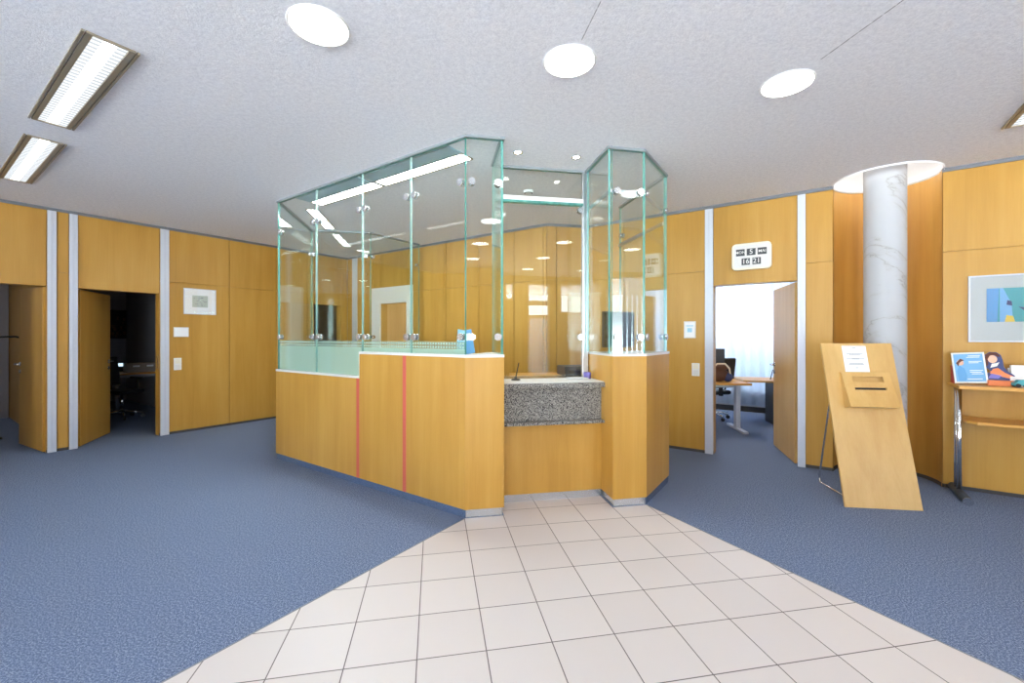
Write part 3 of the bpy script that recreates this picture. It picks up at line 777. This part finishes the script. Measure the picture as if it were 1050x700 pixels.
# booth interior ---------------------------------------------------------
for nm, lb, x0, x1, y0, y1 in (('desk', 'staff desk behind the teller window', .3, 1.18, .95, 1.5), ('desk', 'side desk under the dark monitor behind the right glass block', 1.2, 1.60, .76, 1.5)):
    T = thing(nm, lb, 'desk', Cp.at((x0+x1)/2, (y0+y1)/2), TH); hw, hd = (x1-x0)/2, (y1-y0)/2
    m = MB(); m.box(-hw, hw, -hd, hd, .965, .99); m.build('desktop', M['wood_x'], T, bevel=.002)
    for x in (-hw+.05, hw-.05):
        for y in (-hd+.05, hd-.05): m = MB(); m.box(x-.02, x+.02, y-.02, y+.02, 0, .9645); m.build('leg', M['grey'], T)
T = thing('printer', 'low dark grey printer seen behind the teller glass', 'printer', Cp.at(.965, 1.0, .99), TH)
m = MB(); m.box(-.16, .17, 0, .3, .0, .10); m.build('body', M['darkgrey'], T, bevel=.01)
m = MB(); m.box(-.12, .13, -.003, -.0003, .03, .06); m.build('paper_slot', M['black'], T)
T = thing('monitor', 'dark flat monitor standing behind the right glass block', 'monitor', Cp.at(1.40, .98, .99), TH+R(12))
m = MB(); m.box(-.2, .2, -.0, .03, .30, .68); m.build('screen_housing', M['darkgrey'], T, bevel=.006)
m = MB(); m.box(-.185, .185, -.0015, -.0003, .315, .665); m.build('display', M['black'], T)
m = MB(); m.box(-.03, .03, .031, .05, .015, .5); m.build('stand', M['darkgrey'], T)
m = MB(); m.box(-.12, .12, -.06, .12, 0, .014); m.build('foot', M['darkgrey'], T, bevel=.004)

# ------------------------------------------------------------------ ceiling lamps
def downlight(x, y, label):
    T = thing('ceiling_light', label, 'ceiling light', (x, y, H), 0, None)
    m = MB(); m.lathe([(.142, -.0005), (.15, -.0005), (.15, -.006), (.143, -.009), (.138, -.004)], 48); m.build('rim', M['white'], T)
    m = MB(); m.lathe([(.0005, -.004), (.138, -.004), (.1382, -.0008), (.0005,-.0008)], 48); m.build('diffuser', M['lamp'], T)
    return T
p1_, p2_, p3_ = Vector((-.976, 2.172)), Vector((.328, 2.45)), Vector((1.707, 2.666))
base = None
lamps = [(p1_, 'leftmost of the three big round glowing ceiling lamps'), (p2_, 'middle one of the three big round glowing ceiling lamps'), (p3_, 'rightmost of the three big round glowing ceiling lamps')]
for q, lb in lamps:
    if base is None: base = downlight(q.x, q.y, lb)
    else: dup(base, v3(q, H), 0, lb)
gl = 'round ceiling lamps behind the viewer'
for r in (1, 2, 3):
    for c in range(-2, 5):
        q = p2_ + e1*1.36*(c) - e2*(1.42*r)
        dup(base, v3(q, H), 0, 'round glowing ceiling lamp over the hall behind the viewpoint', gl)
def fluor(x, y, a, L, w, label, ow=.045, wide=0, name='strip_light', tube='tube'):
    """origin at the near corner, running along angle a; width to local +y"""
    T = thing(name, label, 'ceiling light', (x, y, H), a)
    m = MB()
    for y0, y1 in ((0, .012), (.018, ow), (w-ow, w-.018), (w-.012, w)): m.box(0, L, y0, y1, -.012, -.0005)
    m.box(0, .01, ow, w-ow, -.012, -.0005); m.box(L-.01, L, ow, w-ow, -.012, -.0005); m.build('frame', M['frame_lamp'], T)
    m = MB(); m.box(.01, L-.01, ow+.001, w-ow-.001, -.004, -.0008); m.build('reflector', M['tube_pale'] if tube == 'tube' else M[tube], T)
    if tube == 'tube':
        m = MB(); m.box(.03, L-.03, w*.38, w*.62, -.0046, -.0041); m.build('lamp_tube', M['tube'], T)
    m = MB(); n = int(L/.045)
    for k in range(1, n): m.box(L*k/n-.001, L*k/n+.001, ow+.001, w-ow-.001, -.011, -.0048)
    m.build('louver', M['chrome'], T)
    if wide:
        m = MB(); m.box(0, L, -wide, -.002, -.012, -.0005); m.build('side_strip', M['strip_blue'], T)
    return T
M['frame_lamp'] = plain('lamp_frame', srgb(160,150,132), .4, .4)
M['strip_blue'] = plain('grey_blue_strip', srgb(150,184,198), .4, .1)
q = Vector((-2.056, 2.377))
fluor(q.x, q.y, A45N+math.pi, 1.53, -.235 if False else .235, 'long louvred strip light on the ceiling at the upper left')
# (local +y for this angle points towards the camera side)
q = Vector((-3.628, 3.502))
fluor(q.x, q.y, A45N+math.pi, 1.55, .235, 'second louvred strip light, nearer the left wall')
q = Vector((3.678, 3.232))
fluor(q.x, q.y, A45P+math.pi, 1.53, .235, 'louvred strip light at the right edge of the ceiling')
for r in range(2):
    q = Vector((-2.056, 2.377))+dirv(A45N+math.pi)*(-1.95*0)-dirv(A45P)*(2.6*(r+1))
    tag(fluor(q.x, q.y, A45N+math.pi, 1.53, .235, None), 'louvred strip light over the hall behind the viewpoint', 'ceiling light', 'strip lights behind the viewer')
# inside the glass booth
i0 = Vector(PA.at(.35, .235)[:2])
T = fluor(*PA.at(.30, .235)[:2], A45N, 1.12, .16, 'long strip light behind the angled glass, far half', .01, .16, tube='tube_in')
T = fluor(*PA.at(1.46, .235)[:2], A45N, 1.16, .16, 'long strip light behind the angled glass, near half', .01, .16, tube='tube_in')
q = Vector(Aa+e2*1.22+e1*.24)
fluor(q.x, q.y, A90+math.pi, .95, .15, 'short strip light at the far left inside the glass booth', .01, tube='tube_in')
for q, lb in ((Vector((.05, 3.65)), 'left small recessed spotlight above the granite worktop'), (Vector((.56, 3.75)), 'right small recessed spotlight above the granite worktop')):
    T = thing('spotlight', lb, 'spotlight', v3(q, H))
    m = MB(); m.lathe([(.027, -.0005), (.042, -.0005), (.042, -.005), (.036, -.008), (.027, -.003)], 32); m.build('ring', M['chrome'], T)
    m = MB(); m.lathe([(.0005, -.003), (.026, -.003)], 24); m.build('bulb', M['spot'], T)
T = thing('smoke_detector', 'small round smoke detector on the ceiling behind the teller window', 'smoke detector', (.176, 4.62, H))
m = MB(); m.lathe([(.001, -.03), (.03, -.03), (.05, -.022), (.055, -.0005)], 32); m.build('housing', M['white'], T)
m = MB(); m.lathe([(.036, -.0285), (.047, -.0245)], 32); m.build('vent_ring', M['darkgrey'], T)

# ------------------------------------------------------------------ slanted drop-box stand
b0, b1 = Vector((2.742, 3.532)), Vector((3.308, 3.453)); d = b1-b0; wB = d.length; aB = math.atan2(d.y, d.x)
T = thing('drop_box_stand', 'slanted pale wooden board stand with a slotted letter box', 'stand', v3(b0), aB)
lean = math.atan2(.354, 1.346); LB = 1.39
XB = Matrix.Rotation(-lean, 4, 'X')
m = MB(); m.box(0, wB, 0, .02, .002, LB, mtx=XB); m.build('board', M['wood_pale'], T, bevel=.0015)
# box: wedge whose front hangs near vertical
zt, zb = 1.125, .815        # along-board heights of top and bottom of the box
bx0, bx1 = .115, .495
m = MB()
def P(x, l, o): return XB @ Vector((x, -o, l))
def wedge(x0, x1, l0, l1, o0t, o0b, mt):
    a = [P(x0, l1, .0008), P(x0, l1, o0t), P(x0, l0, o0b), P(x0, l0, .0008)]; b = [P(x1, l1, .0008), P(x1, l1, o0t), P(x1, l0, o0b), P(x1, l0, .0008)]
    va = [mt.bm.verts.new(v) for v in a]; vb = [mt.bm.verts.new(v) for v in b]
    mt.bm.faces.new(va); mt.bm.faces.new(vb[::-1])
    for i in range(4): mt.bm.faces.new([va[i], vb[i], vb[(i+1) % 4], va[(i+1) % 4]])
wedge(bx0, bx0+.015, zb, zt, .02, .085, m); wedge(bx1-.015, bx1, zb, zt, .02, .085, m)
bx = None
# front plate made of strips leaving the window and the slot open
def fo(l): return .02+(zt-l)/(zt-zb)*.065
def strip(mt, x0, x1, l0, l1, t=.012):
    a = [P(x0, l1, fo(l1)), P(x1, l1, fo(l1)), P(x1, l0, fo(l0)), P(x0, l0, fo(l0))]
    b = [P(x0, l1, fo(l1)-t), P(x1, l1, fo(l1)-t), P(x1, l0, fo(l0)-t), P(x0, l0, fo(l0)-t)]
    va = [mt.bm.verts.new(v) for v in a]; vb = [mt.bm.verts.new(v) for v in b]
    mt.bm.faces.new(va); mt.bm.faces.new(vb[::-1])
    for i in range(4): mt.bm.faces.new([va[i], vb[i], vb[(i+1) % 4], va[(i+1) % 4]])
ix0, ix1 = bx0+.015, bx1-.015
wx0, wx1 = bx0+.075, bx1-.06
w0, w1, s0_, s1_ = 1.035, 1.085, .965, .985
strip(m, ix0, wx0, zb, zt); strip(m, wx1, ix1, zb, zt)
strip(m, wx0, wx1, w1, zt); strip(m, wx0, wx1, s1_, w0); strip(m, wx0, wx1, zb, s0_)
m.build('letter_box', M['wood_pale'], T)
m = MB(); wedge(ix0, ix1, zb+.001, zb+.013, .06, .068, m); wedge(ix0, ix1, s1_-.004, s1_+.03, .006, .0061, m); m.build('box_floor', M['wood_pale'], T)
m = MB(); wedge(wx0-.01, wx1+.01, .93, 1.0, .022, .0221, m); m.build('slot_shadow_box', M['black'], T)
# notice sheet
m = MB(); m.box(.165, .36, -.0016, -.0004, 1.13, 1.365, mtx=XB); sh = m.build('notice', M['paper'], T)
m = MB(); random.seed(5)
for l, ww in ((1.345, .03), (1.29, .13), (1.28, .09), (1.25, .145), (1.243, .06), (1.205, .11), (1.195, .12), (1.165, .02)):
    m.box(.262-ww/2, .262+ww/2, -.0022, -.0017, l, l+.004, mtx=XB)
m.build('printed_lines', M['grey'], sh)
for x in (.13, wB-.09):
    m = MB(); by = .63; r = .008
    top = XB @ Vector((x, .03, 1.24))
    pts = [top, top+Vector((0, .03, -.03)), Vector((x, by-.004, .06)), Vector((x, by-.01, .02)), Vector((x, by-.03, .009)), Vector((x, by-.06, .009)), Vector((x, .035, .009))]
    m.tube(pts, r, 10); m.build('tube_leg', M['chrome'], T)

# ------------------------------------------------------------------ display table right
sT = WR.s_px(970.5); TZ = .985; TLn = 1.5
T = thing('display_table', 'narrow beech wall table on chrome legs with a lower shelf', 'table', WR.at(sT), WR.a)
m = MB(); m.box(0, TLn, -.41, -.03, TZ-.028, TZ); m.build('tabletop', M['wood_x'], T, bevel=.002)
m = MB(); m.prism([(.07, -.03), (.07, -.30), (.12, -.36), (TLn-.1, -.36), (TLn-.1, -.03)], .655, .68); m.build('shelf', M['wood_x'], T, bevel=.002)
for x in (.035, TLn-.09):
    lg = MB(); lg.cyl((x, -.16, .03), (x, -.16, TZ-.029), .018); lg.cyl((x, -.24, .03), (x, -.24, TZ-.029), .018)
    lg.cyl((x, -.16, .5), (x, -.24, .5), .008); lg = lg.build('leg', M['chrome'], T)
    ft = MB(); ft.cyl((x, -.03, .034), (x, -.50, .034), .033, seg=28); ft = ft.build('foot', M['darkgrey'], T)
    cp = MB(); cp.cyl((x, -.501, .034), (x, -.508, .034), .034, seg=28); cp.build('end_cap', M['chrome'], ft)
TP = Plane(WR.at(sT)[:2], WR.a)
def on_table(px, off): return TP.s_px(px, off)
# framed blue card
k = on_table(996.5, -.22)
T = thing('advert_card', 'white-edged light blue advert card leaning back on the table', 'advert display', TP.at(k, -.22, TZ+.001), WR.a+R(-4))
XL = Matrix.Rotation(R(-13), 4, 'X') @ Matrix.Rotation(R(-4), 4, 'Y')
w, h = .205, .285
m = MB(); m.box(-w/2, w/2, 0, .012, .012, h, mtx=XL); m.build('frame', M['white'], T, bevel=.002)
m = MB(); m.box(-w/2+.012, w/2-.012, -.0012, -.0002, .026, h-.014, mtx=XL); pc_ = m.build('card', M['lblue'], T)
def flat(pts, mat, nm, X, par, y=-.0022, t=.0006):
    m = MB(); Y = X @ Matrix.Translation((0, y, 0)) @ Matrix.Rotation(R(90), 4, 'X'); m.prism(pts, 0, t, mtx=Y); return m.build(nm, mat, par)
flat([(-.075,.03),(-.03,.03),(-.02,.08),(-.03,.14),(-.06,.17),(-.08,.12)], M['blue'], 'figure_coat', XL, pc_)
flat([(-.052+.022*math.cos(t*math.pi/8), .195+.026*math.sin(t*math.pi/8)) for t in range(16)], M['skin'], 'figure_face', XL, pc_, -.0030)
flat([(-.08,.19),(-.05,.23),(-.025,.215),(-.045,.205),(-.06,.19),(-.066,.16)], M['hair'], 'figure_hair', XL, pc_, -.0038)
m = MB()
for z, x0, x1 in ((.25,.0,.075),(.237,-.01,.07),(.2,.0,.08),(.188,.0,.06),(.12,.0,.08),(.105,.0,.07),(.09,.01,.08),(.045,-.02,.07)): m.box(x0, x1, -.0025, -.0014, z, z+.006, mtx=XL)
m.build('printed_lines', M['white'], pc_)
# cardboard cut-out figure display
k = on_table(1024, -.2)
T = thing('cutout_display', 'cardboard cut-out of a dark-haired figure in purple with orange base', 'advert display', TP.at(k, -.2, TZ+.001), WR.a+R(-2))
XC = Matrix.Rotation(R(-8), 4, 'X')
m = MB(); m.box(-.07, .10, -.05, .03, 0, .045); m.build('orange_tray', M['orange'], T, bevel=.002)
ol = [(-.07,.045),(.10,.045),(.095,.09),(.06,.12),(.035,.16),(.03,.22),(.02,.262),(-.005,.285),(-.045,.288),(-.075,.262),(-.08,.2),(-.066,.15),(-.04,.12),(-.075,.09)]
m = MB(); Y = XC @ Matrix.Rotation(R(90), 4, 'X'); m.prism(ol, -.004, .0, mtx=Y); cu = m.build('cutout_card', M['navy'], T)
flat([(-.03+.028*math.cos(t*math.pi/10)-.0, .225+.034*math.sin(t*math.pi/10)) for t in range(20)], M['skin'], 'face', XC, cu, -.0012)
flat([(-.07,.15),(-.078,.22),(-.07,.262),(-.04,.284),(-.005,.28),(.018,.25),(.005,.245),(-.02,.262),(-.045,.255),(-.058,.225),(-.055,.18)], M['hair'], 'hair', XC, cu, -.0022)
flat([(-.05,.1),(-.02,.09),(.07,.06),(.09,.08),(.04,.11),(-.0,.15),(-.03,.14)], M['orange'], 'scarf', XC, cu, -.0022)
flat([(-.045,.15),(-.005,.165),(.01,.2),(-.01,.19),(-.035,.185)], M['white'], 'collar', XC, cu, -.0030)
flat([(-.06,.06),(.0,.06),(.02,.085),(-.04,.1)], M['purple'], 'sleeve', XC, cu, -.0030)
# white leaflet box
k = on_table(1044, -.14)
T = thing('leaflet_box', 'white leaflet box at the right edge of the table', 'box', TP.at(k+.06, -.14, TZ+.001), WR.a)
m = MB(); m.box(-.12, .1, .0, .008, 0, .15); m.box(-.12, .1, -.06, -.054, 0, .08); m.box(-.12, -.114, -.054, -.0003, 0, .08); m.box(.094, .1, -.054, -.0003, 0, .08); m.build('holder', M['white'], T)
m = MB(); m.box(-.11, .09, -.04, -.01, .002, .175); m.build('leaflets', M['paper'], T)
# blue toy-like figure
k = on_table(1047, -.3)
T = thing('toy_car', 'small blue and black toy car on the table edge', 'toy', TP.at(k, -.3, TZ+.001), WR.a+R(10))
m = MB(); X = Matrix.Rotation(R(90), 4, 'X')
m.prism([(-.05,.015),(.06,.015),(.062,.035),(.045,.042),(.03,.062),(-.02,.062),(-.035,.042),(-.05,.038)], -.025, .025, mtx=X); m.build('body', M['teal'], T, bevel=.004)
for x in (-.028, .038):
    for y in (-.026, .026): m = MB(); m.cyl((x, y-.005, .016), (x, y+.005, .016), .0155, seg=18); m.build('wheel', M['black'], T)
# books at left end
for i, (x, wd, hh, mt, lb) in enumerate(((.030, .026, .155, 'redbook', 'red booklet standing at the left end of the table'), (.056, .016, .14, 'purple', 'mauve booklet beside the red one'), (.074, .014, .13, 'white', 'thin white booklet behind the blue advert card'))):
    T = thing('booklet', lb, 'booklet', TP.at(x, -.11, TZ+.001), WR.a)
    m = MB(); m.box(-wd/2, wd/2, -.06, .06, 0, hh); m.build('cover', M[mt], T, bevel=.001)
    m = MB(); m.box(-wd/2+.002, wd/2-.002, -.058, .058, hh+.0002, hh+.0015); m.build('pages', M['paper'], T)

# ------------------------------------------------------------------ right office furniture
def desk(loc, a, w, dpt, z, label, legmat='alu', black=False, legs=None):
    T = thing('desk', label, 'desk', loc, a)
    m = MB(); m.box(0, w, 0, dpt, z-.028, z); m.build('desktop', M['wood_x'], T, bevel=.003)
    for x in legs or (.06, w-.06):
        m = MB()
        if black: m.box(x-.02, x+.02, .1, dpt-.1, 0, z-.0285)
        else:
            m.box(x-.03, x+.03, dpt*.5-.05, dpt*.5+.05, .03, z-.0285); m.box(x-.035, x+.035, .06, dpt-.06, 0, .0295)
        m.build('leg', M['black'] if black else M[legmat], T)
    m = MB(); m.box((legs[0]+.021 if legs else .1), w-.1, dpt*.5-.01, dpt*.5+.01, z-.1, z-.0285); m.build('crossbar', M['alu'], T)
    return T
# first desk: right end at (753,440)
e = Vector((3.37, 6.52))
desk(v3(e-dirv(R(-8))*1.5-Vector((0, .4))), R(-8), 1.55, .8, .735, 'grey-legged office desk with a bag at the left of the bright office doorway')
q = Vector((3.62, 6.72))
desk(v3(q), R(-12), 1.2, .7, .72, 'second office desk with black side panels under the bright curtain', black=True, legs=(.53, 1.14))
T = thing('monitor', 'dark office monitor on the desk in the bright office', 'monitor', (3.14, 6.72, .737), R(-20))
m = MB(); m.box(-.22, .17, 0, .03, .1, .48); m.build('screen_housing', M['darkgrey'], T, bevel=.005)
m = MB(); m.box(-.05, .05, .031, .06, .01, .3); m.build('stand', M['darkgrey'], T)
m = MB(); m.box(-.12, .12, -.05, .12, 0, .0095); m.build('foot', M['darkgrey'], T)
T = thing('handbag', 'brown and blue bag piled on the desk in front of the office monitor', 'bag', (3.08, 6.40, .737), R(-8))
m = MB()
for (cx, cy, cz, rx, ry, rz) in ((0, 0, .10, .15, .08, .10), (.03, -.01, .22, .12, .07, .05)):
    bmesh.ops.create_icosphere(m.bm, subdivisions=3, radius=1, matrix=Matrix.Translation((cx, cy, cz)) @ Matrix.Diagonal((rx, ry, rz, 1)))
for f in m.bm.faces: f.smooth = True
m.build('bag_body', M['brown'], T)
m = MB(); m.tube([(-.1, -.05, .2), (-.05, -.09, .27), (.06, -.09, .27), (.13, -.06, .2), (.15, -.04, .1)], .012, 10); m.build('strap', M['cream'], T)
m = MB(); bmesh.ops.create_icosphere(m.bm, subdivisions=3, radius=1, matrix=Matrix.Translation((.12, -.02, .07)) @ Matrix.Diagonal((.07, .06, .07, 1)))
m.build('pouch', M['navy'], T)
T = thing('pen_holder', 'thin dark pen standing on the second office desk', 'pen', (4.12, 6.85, .722), 0)
m = MB(); m.cyl((0, 0, 0), (.04, 0, .16), .008, .006, 10); m.build('pen', M['black'], T)
m = MB(); m.tube([(4.17, 6.8, .69), (4.16, 6.78, .45), (4.19, 6.76, .15), (4.15, 6.7, .02), (4.3, 6.55, .012), (4.5, 6.5, .012)], .006, 8)
tag(m.build('cable', M['ledge']), 'thin white cable hanging from the second office desk to the floor', 'cable')
def office_chair(loc, a, label):
    T = thing('office_chair', label, 'chair', loc, a)
    m = MB(); m.box(-.23, .23, -.22, .22, .43, .5); m.build('seat', M['black'], T, bevel=.03)
    m = MB(); X = Matrix.Translation((0, .23, .56)) @ Matrix.Rotation(R(-8), 4, 'X'); m.box(-.21, .21, 0, .05, 0, .5, mtx=X); m.build('backrest', M['black'], T, bevel=.02)
    m = MB(); m.cyl((0, 0, .12), (0, 0, .43), .025); m.build('column', M['chrome'], T)
    m = MB(); m.box(-.02, .02, .2, .26, .42, .6); m.build('back_bar', M['black'], T)
    for s in (-1, 1):
        m = MB(); m.tube([(s*.22, .0, .46), (s*.29, .0, .5), (s*.29, .0, .66), (s*.27, -.1, .68), (s*.27, .12, .68)], .016, 10); m.build('armrest', M['black'], T)
    for k in range(5):
        b = R(72*k+18); x, y = math.cos(b)*.28, math.sin(b)*.28
        m = MB(); m.tube([(0, 0, .13), (x*.6, y*.6, .105), (x, y, .075)], .017, 8); lg = m.build('leg', M['chrome'], T)
        m = MB(); m.cyl((x-.015*math.sin(b), y+.015*math.cos(b), .031), (x+.015*math.sin(b), y-.015*math.cos(b), .031), .03, seg=16); m.build('castor', M['black'], lg)
    return T
office_chair((3.42, 7.38, 0), R(195), 'black swivel chair with chrome legs behind the desk in the bright office')

# ------------------------------------------------------------------ dark left offices
# desk facing in second office
def wl(k, off, z=0): return WL.at(k, off, z)
kd = WL.s_px(137, 3.0)
kk = WL.s_px(121, 2.6)
desk(wl(kk, 2.6), WL.a, sQ-kk-.03, .75, .74, 'office desk with chrome legs inside the dark doorway', 'chrome')
for i, (px, lb) in enumerate(((139, 'left grey cardboard box on the desk in the dark office'), (153, 'right grey cardboard box on the desk in the dark office'))):
    k = WL.s_px(px, 2.8)
    T = thing('box', lb, 'box', wl(k, 2.85, .741), WL.a)
    m = MB(); m.box(-.14, .14, -.1, .12, 0, .17); m.build('carton', M['box_card'], T, bevel=.003)
    m = MB(); m.box(-.05, .05, -.102, -.1003, .1, .13); m.build('label_patch', M['paper'], T)
T = thing('telephone', 'desk phone with a glowing screen in the dark office', 'telephone', wl(WL.s_px(126, 2.95)-.06, 3.05, .741), WL.a)
X = Matrix.Rotation(R(38), 4, 'X')
m = MB(); m.box(-.12, .12, -.02, .0, .02, .2, mtx=Matrix.Translation((0, -.06, 0)) @ Matrix.Rotation(R(-30), 4, 'X')); m.build('body', M['black'], T)
m = MB(); m.box(-.09, .09, -.0215, -.0203, .115, .18, mtx=Matrix.Translation((0, -.06, 0)) @ Matrix.Rotation(R(-30), 4, 'X')); m.build('screen', M['screen_on'], T)
office_chair(wl(WL.s_px(124, 2.2), 2.15), WL.a+R(30), 'black swivel chair in front of the desk in the dark office')
k0 = WL.s_px(112.5, DEP); k1_ = WL.s_px(138.5, DEP); zt = WL.sz(125, 318, DEP)[1]; zb = WL.sz(125, 347, DEP)[1]
T = thing('picture', 'dark canvas picture on the far wall of the dark office', 'picture', wl((k0+k1_)/2, DEP, zb), WL.a)
w, h = k1_-k0, zt-zb
m = MB(); m.box(-w/2, w/2, -.03, -.0005, 0, h); m.mi(M['canvas_dark']); random.seed(9)
for k in range(14):
    x = random.uniform(-.45, .3)*w; z = random.uniform(.05, .8)*h; m.box(x, x+random.uniform(.05,.15)*w, -.0315, -.0302, z, z+random.uniform(.03,.12)*h, M['brown'])
m.build('canvas', None, T)
ks_ = WL.s_px(-14, 1.6); T = thing('floor_lamp', 'black curved-arm lamp just inside the first left office', 'lamp', wl(ks_, 1.6), WL.a)
m = MB(); m.lathe([(.001, 0), (.14, 0), (.14, .015), (.03, .025), (.001, .025)], 32); m.build('base', M['black'], T)
m = MB(); m.tube([(0, 0, .02), (0, 0, 1.1), (.03, 0, 1.3), (.12, 0, 1.4), (.26, 0, 1.405), (.38, 0, 1.36)], .014, 10); m.build('arm', M['black'], T)
m = MB(); m.cyl((.36, 0, 1.375), (.43, 0, 1.335), .02, .045, 20); m.build('lamp_shade', M['black'], T)

# ------------------------------------------------------------------ lights
def area(x, y, z, sx, sy, power, col=(1,1,1), rot=(0,0,0), name='lamp_light', shape='RECTANGLE'):
    l = bpy.data.lights.new(name, 'AREA'); l.shape = shape; l.size = sx; l.size_y = sy; l.energy = power; l.color = col
    o = bpy.data.objects.new(name, l); C.objects.link(o); o.location = (x, y, z); o.rotation_euler = rot; return o
# unseen ceiling lamps, added to brighten the offices and the back room
q = WR.at((d5[0]+d5[1])/2-1.0, 1.9, H-.03)
def added_lamp(q, a, label, mat):
    T = thing('ceiling_light', label, 'ceiling light', q, a)
    m = MB(); m.box(-.6, .6, -.15, .15, -.03, .028); m.build('housing', M['white'], T)
    m = MB(); m.box(-.57, .57, -.12, .12, -.034, -.0305); m.build('diffuser', mat, T)
M['office'] = mk_emit('office_fill_glow', (1,.98,.96,1), 34)
M['office_left'] = mk_emit('left_office_fill_glow', (.95,.97,1,1), 12)
M['office_dim'] = mk_emit('back_room_fill_glow', (1,.97,.93,1), 34)
added_lamp(q, WR.a, 'unseen ceiling lamp added to light the bright right office', M['office'])
added_lamp(WL.at(1.6, 2.6, H-.03), WL.a, 'unseen ceiling lamp added to light the first left office', M['office_left'])
added_lamp(WB.at(1.9, 1.3, H-.03), WB.a, 'unseen ceiling lamp added to light the back room', M['office_dim'])
# world
w = bpy.data.worlds.new('World'); bpy.context.scene.world = w; w.use_nodes = True
nt = w.node_tree; nt.nodes.clear()
bg = nt.nodes.new('ShaderNodeBackground'); wo = nt.nodes.new('ShaderNodeOutputWorld')
tc = nt.nodes.new('ShaderNodeTexCoord'); sx = nt.nodes.new('ShaderNodeSeparateXYZ'); cr = nt.nodes.new('ShaderNodeValToRGB')
nt.links.new(tc.outputs['Generated'], sx.inputs[0]); mr = nt.nodes.new('ShaderNodeMapRange'); mr.inputs[1].default_value = -1
nt.links.new(sx.outputs[2], mr.inputs[0]); nt.links.new(mr.outputs[0], cr.inputs[0])
el = cr.color_ramp.elements; el[0].position = .47; el[0].color = (3.7,3.78,3.95,1); el[1].position = .52; el[1].color = (.82,.9,1,1)  # ground half raised well above the sky to throw light up at the ceiling
nt.links.new(cr.outputs[0], bg.inputs[0]); bg.inputs[1].default_value = 9.0; nt.links.new(bg.outputs[0], wo.inputs[0])
# portals at the hall windows
dl = dirv(wla)
for (a0, a1, z0, z1, g) in [q+(0,) for q in wins] + [q+(1,) for q in fill_wins] + [(0,0,0,0,2)]:
    if g == 1:
        c2_ = L2+dl*((a0+a1)/2)+dirv(wla+R(90))*.16; c = v3(c2_, (z0+z1)/2); ww, hh = a1-a0, z1-z0; nrm = -dirv(wla+R(90))
    elif g == 2:
        c = WR.at((r0+r1)/2, RD+.2, 1.475); ww, hh = (r1-r0-1), 2.25; nrm = -WR.n
    else:
        c2_ = R2+(-e1)*((a0+a1)/2)+(-e2)*.16; c = v3(c2_, (z0+z1)/2); ww, hh = a1-a0, z1-z0; nrm = e2
    l = bpy.data.lights.new('window_portal', 'AREA'); l.shape = 'RECTANGLE'; l.size = ww; l.size_y = hh; l.cycles.is_portal = True
    o = bpy.data.objects.new('window_portal', l); C.objects.link(o); o.location = c
    o.rotation_euler = Vector((nrm.x, nrm.y, 0)).to_track_quat('-Z', 'Z').to_euler()

# ------------------------------------------------------------------ camera
cam = bpy.data.cameras.new('camera'); co = bpy.data.objects.new('camera', cam); C.objects.link(co)
co.location = (0, 0, EYE); co.rotation_euler = (R(90), 0, 0)
cam.sensor_fit = 'HORIZONTAL'; cam.sensor_width = 36; cam.lens = F/1050*36
cam.shift_y = (HY-350)/1050; cam.clip_start = .05; cam.clip_end = 100
sc = bpy.context.scene; sc.camera = co
sc.view_settings.view_transform = 'Standard'; sc.view_settings.look = 'None'; sc.view_settings.gamma = 1; sc.view_settings.use_curve_mapping = False
sc.view_settings.exposure = 0.37
sc.cycles.transparent_max_bounces = 32; sc.cycles.max_bounces = 12; sc.cycles.diffuse_bounces = 6; sc.cycles.glossy_bounces = 6
